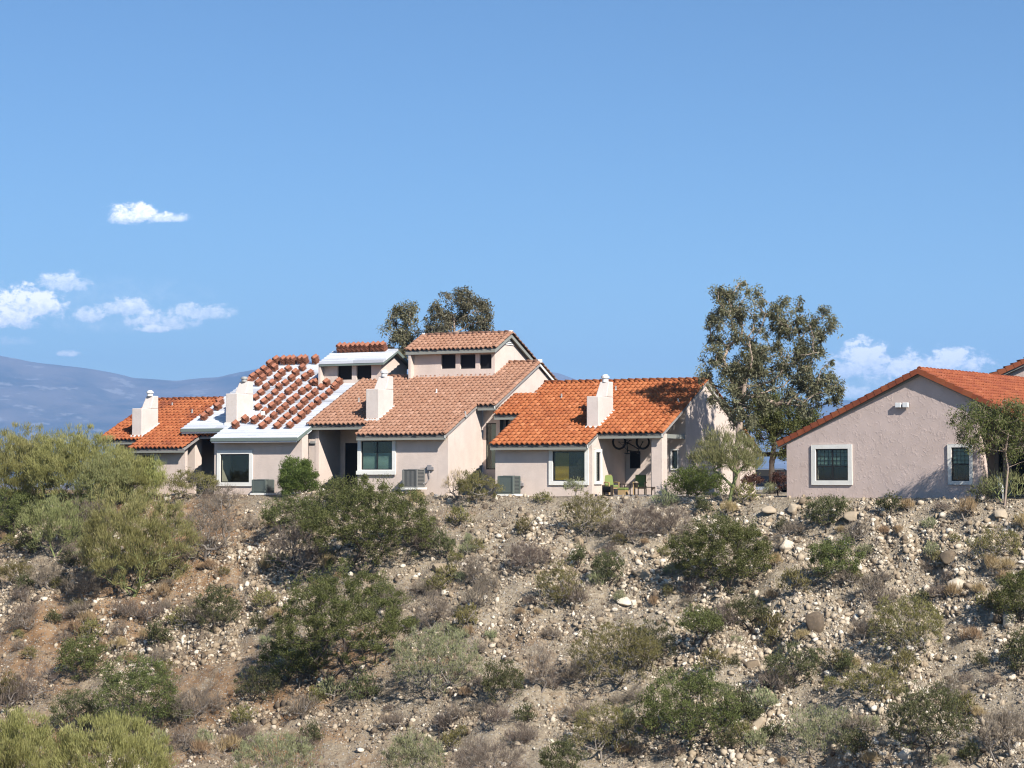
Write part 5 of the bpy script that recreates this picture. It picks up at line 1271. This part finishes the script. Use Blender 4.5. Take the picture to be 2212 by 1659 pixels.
# small repeats scattered over the slope: built once per kind, then copied
LM = [(285, 1170, 'the lone palo verde'), (100, 1000, 'the tall left palo verdes'), (120, 1140, 'the dull palo verde'), (790, 1120, 'the largest mesquite'), (735, 1340, 'the fork-trunked mesquite'), (470, 1315, 'the dark creosote on the left slope'),
      (175, 1425, 'the small bright mesquite'), (300, 1510, 'the broad thin mesquite'), (240, 1620, 'the bottom left palo verde'), (35, 1600, 'the corner palo verde'), (945, 1430, 'the yellow-green upright bush'), (1082, 1475, 'the dark bush beside the yellow-green one'),
      (1388, 1237, 'the largest pale boulder'), (1560, 1200, 'the dense dark green bush'), (1757, 1350, 'the pointed grey boulder'), (1340, 1430, 'the wide olive thicket'), (1490, 1540, 'the large bush near the bottom'), (1785, 1110, 'the round dark pad-edge bush'),
      (1808, 1215, 'the green bush under the pad edge'), (1965, 1350, 'the tall olive-yellow bush'), (2070, 1270, 'the grey angular boulder'), (2195, 1290, 'the bright right edge bush'), (2010, 1560, 'the dull green bush in the lower right'), (1885, 1475, 'the lower right yellow-green bush'),
      (1030, 1060, 'the olive bush between the roofs'), (1268, 1110, 'the olive tree under the corner window'), (950, 1060, 'the pad by the louvred air conditioner'), (640, 1040, 'the rounded garden shrub'), (450, 1140, 'the bare grey tree-like bush'), (1160, 1215, 'the dry bush on the middle slope'),
      (1208, 1270, 'the brown-olive middle bush'), (935, 1320, 'the grey twiggy bush mid-slope'), (590, 1620, 'the wide brush at the bottom'), (895, 1620, 'the pale sage bush'), (1715, 1440, 'the bush right of the gully'), (1515, 1370, 'the feathery shrub with bent stem'), (1862, 1360, 'the grey ball of twigs'), (2150, 1180, 'the olive grey upper right bush'), (1655, 1480, 'the blocky rock in the gully'), (1775, 1590, 'the light brush at the bottom right')]
def near(px, py):
    a, b_, nm = min(LM, key=lambda q: (q[0]-px)**2+(q[1]-py)**2); dx, dy = px-a, py-b_
    if math.hypot(dx, dy) < 22: return 'beside '+nm
    s1 = 'right' if dx > 0 else 'left'; s2 = 'below' if dy > 0 else 'above'
    if abs(dx) > 2.2*abs(dy): return ('just ' if abs(dx) < 80 else '')+s1+' of '+nm
    if abs(dy) > 2.2*abs(dx): return ('just ' if abs(dy) < 80 else '')+s2+' '+nm
    return s2+' and '+s1+' of '+nm
protos = {}
for stl, w_, h_, nm in (('dry', 1.1, .8, 'dry_shrub'), ('dry', .8, .6, 'dry_shrub'), ('creosote', 1.0, .9, 'creosote_bush'), ('olive', 1.0, .8, 'brittlebush'), ('sage', .8, .6, 'sagebrush'), ('straw', .6, .5, 'grass_clump')):
    protos.setdefault(stl, []).append((w_, h_))
SM = {'dry': ('small grey dry shrub', 'small dry shrubs on the slope', 84), 'creosote': ('small dark green shrub', 'small dark green shrubs on the slope', 30),
      'olive': ('small brown-olive shrub', 'small olive shrubs on the slope', 44), 'sage': ('small pale green shrub', 'small pale green shrubs on the slope', 26), 'straw': ('straw-coloured grass clump', 'straw-coloured grass clumps on the slope', 46)}
occ = [(p[0], p[1]-p[3]*.4, max(p[2], p[3])*.45) for p in PL]+[(1388, 1237, 50), (1755, 1350, 45)]
g = random.Random(5)
for stl, (lab, grp, cnt) in SM.items():
    srcs = []
    k = 0; tries = 0
    while k < cnt and tries < 4000:
        tries += 1; px, py = g.uniform(5, 2205), 1085+575*g.random()**.9
        if stl == 'dry' and px > 1500 and g.random() < .5: continue
        if any((px-a)**2+(py-b_)**2 < c_*c_*.7 for a, b_, c_ in occ): continue
        occ.append((px, py, 19)); p = ground_hit(px, py); sc = g.uniform(.65, 1.65)
        if len(srcs) < (3 if stl == 'dry' else 2):
            wv, hv = protos[stl][len(srcs) % len(protos[stl])]
            nm = {'dry': 'dry_shrub', 'creosote': 'creosote_bush', 'olive': 'brittlebush', 'sage': 'sagebrush', 'straw': 'grass_clump'}[stl]
            o = plant(nm, (p.x, p.y, p.z-.05), wv, hv, stl, int(px), lab+' '+near(px, py), 'shrub' if stl != 'straw' else 'grass clump', grp, dens=1.0); srcs.append(o)
        else: copy_plant(g.choice(srcs), (p.x, p.y, p.z-.05), g.uniform(0, 6.28), (sc*g.uniform(.85, 1.2), sc, sc*g.uniform(.8, 1.15)), lab+' '+near(px, py), grp)
        k += 1

# ------------------------------------------------------------------ eucalyptus and background trees: crowns follow clump envelopes
def euc(name, base_px, Yd, blobs, label, seed, trunk_px, r0, style_mat='eucalyptus', dens=1.0, ntip=200, leafl=.17, leafw=.055, droop=.55, crs=.34, bark='bark', depth=.8, cat='tree'):
    g = np.random.default_rng(seed); s_ = Yd/FPX; bp = at(base_px[0], base_px[1], Yd); base = Vector((bp.x, bp.y, 0))
    T_ = []; wts = np.array([b_[2]*b_[3] for b_ in blobs], float); wts /= wts.sum()
    for i in g.choice(len(blobs), ntip, p=wts):
        bx, by, rx, ry = blobs[i]; c0 = at(bx, by, Yd); v = unit_rand(1, g)[0]*g.uniform(.35, 1)**.45
        dz = g.normal(0, .25)
        T_.append([c0.x-base.x+v[0]*rx*s_*.92, (v[1]*.5*(rx+ry)*s_+dz)*depth, c0.z-base.z+v[2]*ry*s_*.92])
    tips = np.array(T_); nl = int(dens*ntip*135); per = g.random(ntip)**1.4+.12; per /= per.sum(); ci = g.choice(ntip, nl, p=per)
    cs = (crs*(.45+.9*g.random(ntip)))[ci][:, None]; off = unit_rand(nl, g)*(g.random(nl)**.55)[:, None]*cs; off[:, 2] *= 1.15
    P = tips[ci]+off; Dd = unit_rand(nl, g)*.75+np.array([0, 0, -droop]); Dd /= np.linalg.norm(Dd, axis=1, keepdims=True)
    cl = g.random(ntip); at_ = np.clip(cl[ci]*.5+g.random(nl)*.5, 0, 1)
    leaf = kites(P, Dd, leafl*g.uniform(.6, 1.3, nl), leafw*g.uniform(.6, 1.3, nl), g, at_)
    tr = [np.array(at(x, y, Yd))-np.array(base)+np.array([0, g.normal(0, .15), 0]) for x, y in trunk_px]
    nd, pr_, rd = tree_skeleton((0, 0, -.3), tips, g, r0, trunk=tr, wob=.2); k = len(tr)+1; rd[:k] = np.linspace(r0, r0*.5, k)
    r = empty(name, base, label=label, cat=cat)
    fast_mesh('crown', leaf[0], leaf[1], M[style_mat], r, attr=leaf[2]); sv, sf = skeleton_mesh(nd, pr_, rd, 7); fast_mesh('trunk', sv, sf, M[bark], r)
    return r
big = [(1610, 650, 55, 45), (1570, 700, 52, 50), (1560, 640, 30, 25), (1660, 690, 55, 45), (1710, 670, 45, 38), (1740, 720, 45, 45), (1790, 680, 28, 26), (1600, 770, 60, 55), (1545, 800, 45, 38), (1515, 815, 26, 20), (1660, 780, 60, 50), (1720, 790, 45, 45), (1570, 845, 50, 40), (1620, 850, 45, 84), (1680, 850, 40, 35), (1760, 800, 40, 84), (1785, 845, 36, 45), (1735, 860, 32, 38), (1812, 850, 14, 35), (1600, 900, 28, 26), (1540, 740, 24, 30), (1800, 720, 18, 26)]
euc('eucalyptus_tree', (1592, 1075), 100.5, big, 'tall airy eucalyptus between the orange roofed house and the right house', 3, [(1590, 1000), (1594, 940), (1602, 880), (1612, 800)], .22, ntip=560, dens=.62, crs=.31)
euc('eucalyptus_tree', (985, 1060), 128, [(975, 660, 42, 40), (1025, 680, 40, 40), (1005, 640, 28, 24), (950, 690, 30, 40), (1045, 690, 22, 30), (985, 715, 60, 40), (1040, 650, 18, 16), (930, 700, 18, 26)],
    'larger eucalyptus rising behind the tower of the salmon roofed house', 8, [(983, 800), (982, 720), (980, 680)], .11, ntip=190, dens=.5, crs=.36, leafl=.19, leafw=.065)
euc('eucalyptus_tree', (865, 1060), 130, [(870, 690, 34, 30), (850, 715, 30, 32), (890, 720, 30, 34), (878, 670, 26, 18), (868, 745, 34, 34), (890, 770, 30, 30)],
    'smaller eucalyptus behind the white roofed clerestory', 9, [(875, 850), (872, 760), (870, 710)], .09, ntip=120, dens=.5, crs=.36, leafl=.19, leafw=.065)
euc('mesquite_tree', (1668, 1068), 112, [(1690, 900, 55, 35), (1650, 920, 45, 40), (1730, 930, 45, 32), (1690, 950, 50, 36), (1660, 870, 35, 26), (1745, 900, 30, 26), (1640, 880, 26, 28)],
    'dark green tree behind the gap between the houses', 12, [(1668, 1000), (1672, 960), (1680, 930)], .2, style_mat='mesquite', ntip=230, dens=.85, leafl=.12, leafw=.06, droop=.2, crs=.42, bark='darkbark')
ep = fe.wor(wr+1.5, -.4)
euc('mesquite_tree', (2170, 1066), 87.9, [(2135, 900, 42, 26), (2185, 890, 40, 28), (2215, 915, 45, 40), (2160, 935, 45, 30), (2100, 930, 26, 26), (2085, 955, 22, 24), (2200, 960, 40, 26), (2240, 940, 40, 40), (2125, 965, 30, 16), (2078, 905, 26, 30), (2090, 935, 28, 30), (2110, 890, 30, 24), (2180, 875, 40, 20), (2150, 915, 50, 30), (2200, 985, 34, 18)],
    'green mesquite tree leaning over the right house porch', 14, [(2176, 1010), (2172, 975), (2176, 940)], .055, style_mat='mesquite', ntip=420, dens=.27, leafl=.12, leafw=.034, droop=.7, crs=.30, bark='bark')
px_plant(2170, 1085, 100, 75, 'paloverde2', 'thin light green plant before the right house railing', dens=.35)
wl_ = empty('garden_ornament', fe.wor(wr+1.15, .0, .0), -fe.a, label='small white leaning ornament before the right house door', cat='ornament')
b = MB(); b.tube([(0, 0, .0), (0, 0, .35)], .02, 5); b.tube([(0, 0, .3), (-.08, 0, .55), (-.22, 0, .9), (-.30, 0, 1.0)], [.05, .11, .07, .02], 8); b.build('body', M['white'], wl_)

# ------------------------------------------------------------------ rocks
def ico(sub):
    import bmesh
    bm = bmesh.new(); bmesh.ops.create_icosphere(bm, subdivisions=sub, radius=1); V = np.array([v.co[:] for v in bm.verts]); F = np.array([[v.index for v in f.verts] for f in bm.faces]); bm.free(); return V, F
I1 = ico(1); I2 = ico(2); I3 = ico(3)
def rock_shape(I, g, cut=5, amp=.12):
    V = I[0].copy()
    for _ in range(cut):   # plane cuts make facets
        n = unit_rand(1, g)[0]; d = g.uniform(.48, .82); s_ = V@n; V = V-np.clip(s_-d, 0, None)[:, None]*n
    V = V*(1+g.normal(0, amp, (len(V), 1))*.35); return V
g = np.random.default_rng(21)
# rocky-ness over the slope, in ground coordinates
def rockiness(x, y):
    e = np.clip((x+6)/16, 0, 1); n = fbm(x*.35, y*.35, 91, 3); n2 = fbm(x*.12+9, y*.12, 95, 2)
    gul = np.exp(-((x-(9.6+(YC(x)-y)*.10))/1.6)**2)
    return np.clip(.26+.36*e+1.05*n+.55*n2+.5*gul, 0.03, 1.4)
N = 330000
xr = g.uniform(-30, 28, N); yr = YC(xr)-g.uniform(-1.2, 27, N)**1.0
keep = g.random(N)*1.15 < rockiness(xr, yr); xr = xr[keep]; yr = yr[keep]
zr2 = H(xr, yr); n = len(xr)
size = .017+.022*g.pareto(2.2, n); size = size*(.75+1.1*np.clip(.5+1.5*fbm(xr*.5, yr*.5, 88, 3), 0, 1)); size = np.clip(size, .016, .17)
shapes = [rock_shape(I1, g, 5, .35) for _ in range(10)]
oct_V = np.array([(1, 0, 0), (-1, 0, 0), (0, 1, 0), (0, -1, 0), (0, 0, 1), (0, 0, -1)], float); oct_F = np.array([(0, 2, 4), (2, 1, 4), (1, 3, 4), (3, 0, 4), (2, 0, 5), (1, 2, 5), (3, 1, 5), (0, 3, 5)])
Vs = []; Fs = []; As = []; off = 0
def scatter(sel, SV, SF):
    global off
    m = len(sel); ang = g.uniform(0, 2*np.pi, m); c_, s_ = np.cos(ang), np.sin(ang)
    sc = size[sel][:, None]*g.uniform(.45, 1.35, (m, 3)); sc[:, 2] *= .8
    P = SV[None]*sc[:, None]; X_ = P[..., 0]*c_[:, None]-P[..., 1]*s_[:, None]; Y_ = P[..., 0]*s_[:, None]+P[..., 1]*c_[:, None]
    tilt = P[..., 2]+.35*Y_
    V = np.stack([X_+xr[sel][:, None], Y_+yr[sel][:, None], tilt+zr2[sel][:, None]+size[sel][:, None]*.25], -1).reshape(-1, 3)
    F = (SF[None]+np.arange(m)[:, None, None]*len(SV)).reshape(-1, 3)+off
    Vs.append(V); Fs.append(F); As.append(np.repeat(g.random(m), len(SF))); off += len(V)
small = np.nonzero(size < .05)[0]; large = np.nonzero(size >= .05)[0]
for k in range(6):
    jitter = oct_V*g.uniform(.7, 1.2, (6, 1))+g.normal(0, .15, (6, 3)); scatter(small[k::6], jitter, oct_F)
for k in range(10): scatter(large[k::10], shapes[k], I1[1])
gr = fast_mesh('gravel', np.concatenate(Vs), np.concatenate(Fs), M['rock'], attr=np.concatenate(As)); tag(gr, 'pale stones and gravel strewn over the whole bank', 'gravel', kind='stuff')
print('gravel faces', len(gr.data.polygons), 'stones', n)

def boulder(px, py, wpx, hpx, label, seed, deep=.7, tilt=0, group=None, I=None, flat=1):
    p = ground_hit(px, py); s_ = p.y/FPX; gg = np.random.default_rng(seed); V = rock_shape(I or I3, gg, 13, .03)
    V *= np.array([wpx*s_*.5, wpx*s_*.5*deep, hpx*s_*.55*flat]); ct, st_ = math.cos(tilt), math.sin(tilt)
    V = np.stack([V[:, 0]*ct-V[:, 2]*st_, V[:, 1], V[:, 0]*st_+V[:, 2]*ct+.35*V[:, 1]], -1)
    o = fast_mesh('boulder', V, (I or I3)[1], M['rock'], attr=np.full(len((I or I3)[1]), gg.random()*.0), loc=(p.x, p.y, p.z+hpx*s_*.22))
    tag(o, label, 'boulder', group); return o
BO = [(1388, 1248, 64, 36, 'largest pale flat boulder in the middle of the slope', -.25), (1757, 1362, 48, 64, 'pointed grey boulder standing in the pale gully', .1), (1350, 1304, 44, 16, 'flat tan slab below the largest boulder', 0),
      (1368, 1308, 16, 18, 'small dark round rock right of the flat tan slab', 0), (952, 1232, 44, 18, 'whitish flat rock beside the largest mesquite', 0), (1572, 1415, 36, 22, 'long pale rock beside the bent dark stem', .3),
      (2160, 1345, 42, 36, 'rounded brown boulder beside the right edge bush', 0), (2182, 1350, 40, 38, 'pale squared boulder right of the rounded brown one', 0), (1878, 1460, 40, 34, 'dark round boulder near the yellow-green bush', 0),
      (1662, 1110, 40, 22, 'pale rock at the pad edge left of the round dark bush', 0), (1715, 1105, 34, 22, 'pale rock at the pad edge touching the round dark bush', 0), (1842, 1120, 56, 20, 'low tan boulder below the gable wall', 0),
      (1700, 1190, 40, 34, 'white rock beside the dark eroded hole', 0), (1770, 1245, 30, 26, 'white angular rock left of the green bush', 0), (2100, 1180, 36, 30, 'rounded pale boulder on the upper right slope', 0), (2050, 1210, 50, 24, 'tan slab under the upper right rocks', .2),
      (2070, 1270, 48, 34, 'grey angular boulder in the right rock field', 0), (2165, 1120, 40, 28, 'pale boulder near the right end of the pad edge', 0), (1655, 1490, 40, 36, 'pale blocky rock low in the gully', 0), (1620, 1440, 44, 20, 'light slab in the gully', .3),
      (1940, 1360, 30, 16, 'white flat stone on the bare soil', 0), (1975, 1350, 30, 15, 'tan flat stone beside the white flat one', 0), (2070, 1510, 40, 22, 'tan boulder in the lower right soil', 0), (1960, 1640, 50, 26, 'pale boulder at the bottom right', 0), (975, 1180, 26, 16, 'white stone right of the large mesquite', 0),
      (1250, 1175, 34, 26, 'pale boulder left of the olive grey small tree', 0), (1050, 1240, 30, 22, 'pale stone by the brown-grey bush', 0), (1640, 1575, 36, 30, 'grey rock in the scree above the bottom edge', 0), (2020, 1290, 36, 24, 'pale rock above the tall olive-yellow bush', 0), (1740, 1090, 30, 18, 'whitish rock at the pad edge below the square window', 0)]
for i, (px, py, w_, h_, lab, tl_) in enumerate(BO): boulder(px, py, w_, h_, lab, 100+i, tilt=tl_)
# ~250 more loose rocks, shared meshes
RM = []
for i in range(9):
    gg = np.random.default_rng(300+i); V = rock_shape(I2, gg, 10, .05)*np.array([1, gg.uniform(.6, .9), gg.uniform(.5, .8)])
    o = fast_mesh('rock', V, I2[1], M['rock'], attr=np.full(len(I2[1]), 0.0)); RM.append(o.data); bpy.data.objects.remove(o)
g2 = random.Random(17); k = 0
while k < 250:
    px, py = g2.uniform(10, 2205), 1088+570*g2.random(); p = ground_hit(px, py)
    if g2.random()*1.1 > float(rockiness(np.array([p.x]), np.array([p.y]))[0])*(1.2 if px > 1600 else .8): continue
    o = bpy.data.objects.new('rock', RM[k % 9]); COL.objects.link(o); s_ = .075+.16*g2.random()**2.4
    o.scale = (s_*g2.uniform(.8, 1.4), s_, s_*g2.uniform(.7, 1)); o.location = (p.x, p.y, p.z+s_*.28); o.rotation_euler = (g2.uniform(.1, .8), g2.uniform(-.4, .4), g2.uniform(0, 6.3))
    tag(o, ('larger' if s_ > .15 else 'small')+' loose rock '+near(px, py), 'rock', 'loose rocks on the bank'); k += 1

# dead grass and fallen twigs between the shrubs
N = 60000; g = np.random.default_rng(77); cx_ = g.uniform(-29, 27, 1600); cy_ = YC(cx_)-g.uniform(-.6, 25, 1600); ci = g.integers(0, 1600, N)
x = cx_[ci]+g.normal(0, .35, N); y = cy_[ci]+g.normal(0, .35, N); P = np.stack([x, y, H(x, y)], -1); Dd = unit_rand(N, g)*.8+np.array([0, 0, .6]); Dd /= np.linalg.norm(Dd, axis=1, keepdims=True)
v_, f_, a_ = kites(P, Dd, g.uniform(.10, .32, N), g.uniform(.010, .022, N), g, g.random(N))
tag(fast_mesh('dry_grass', v_, f_, M['dry'], attr=a_), 'thin dead grass and twigs between the shrubs', 'dry grass', kind='stuff')

# ------------------------------------------------------------------ air: haze between here and the mountains
hm, t, b = mat('air'); t.n.remove(b)
pv = t.new('ShaderNodeVolumePrincipled'); pv.inputs['Color'].default_value = (.33, .58, 1.0, 1); pv.inputs['Density'].default_value = 8.0e-5; pv.inputs['Anisotropy'].default_value = .1
t.link(pv.outputs[0], t.n['Material Output'].inputs['Volume'])
b = MB(); b.box(-15500, 15500, -2500, 17300, -62, 1000)
tag(b.build('haze', hm), 'thin blue haze in the air before the mountains', 'haze', kind='stuff')
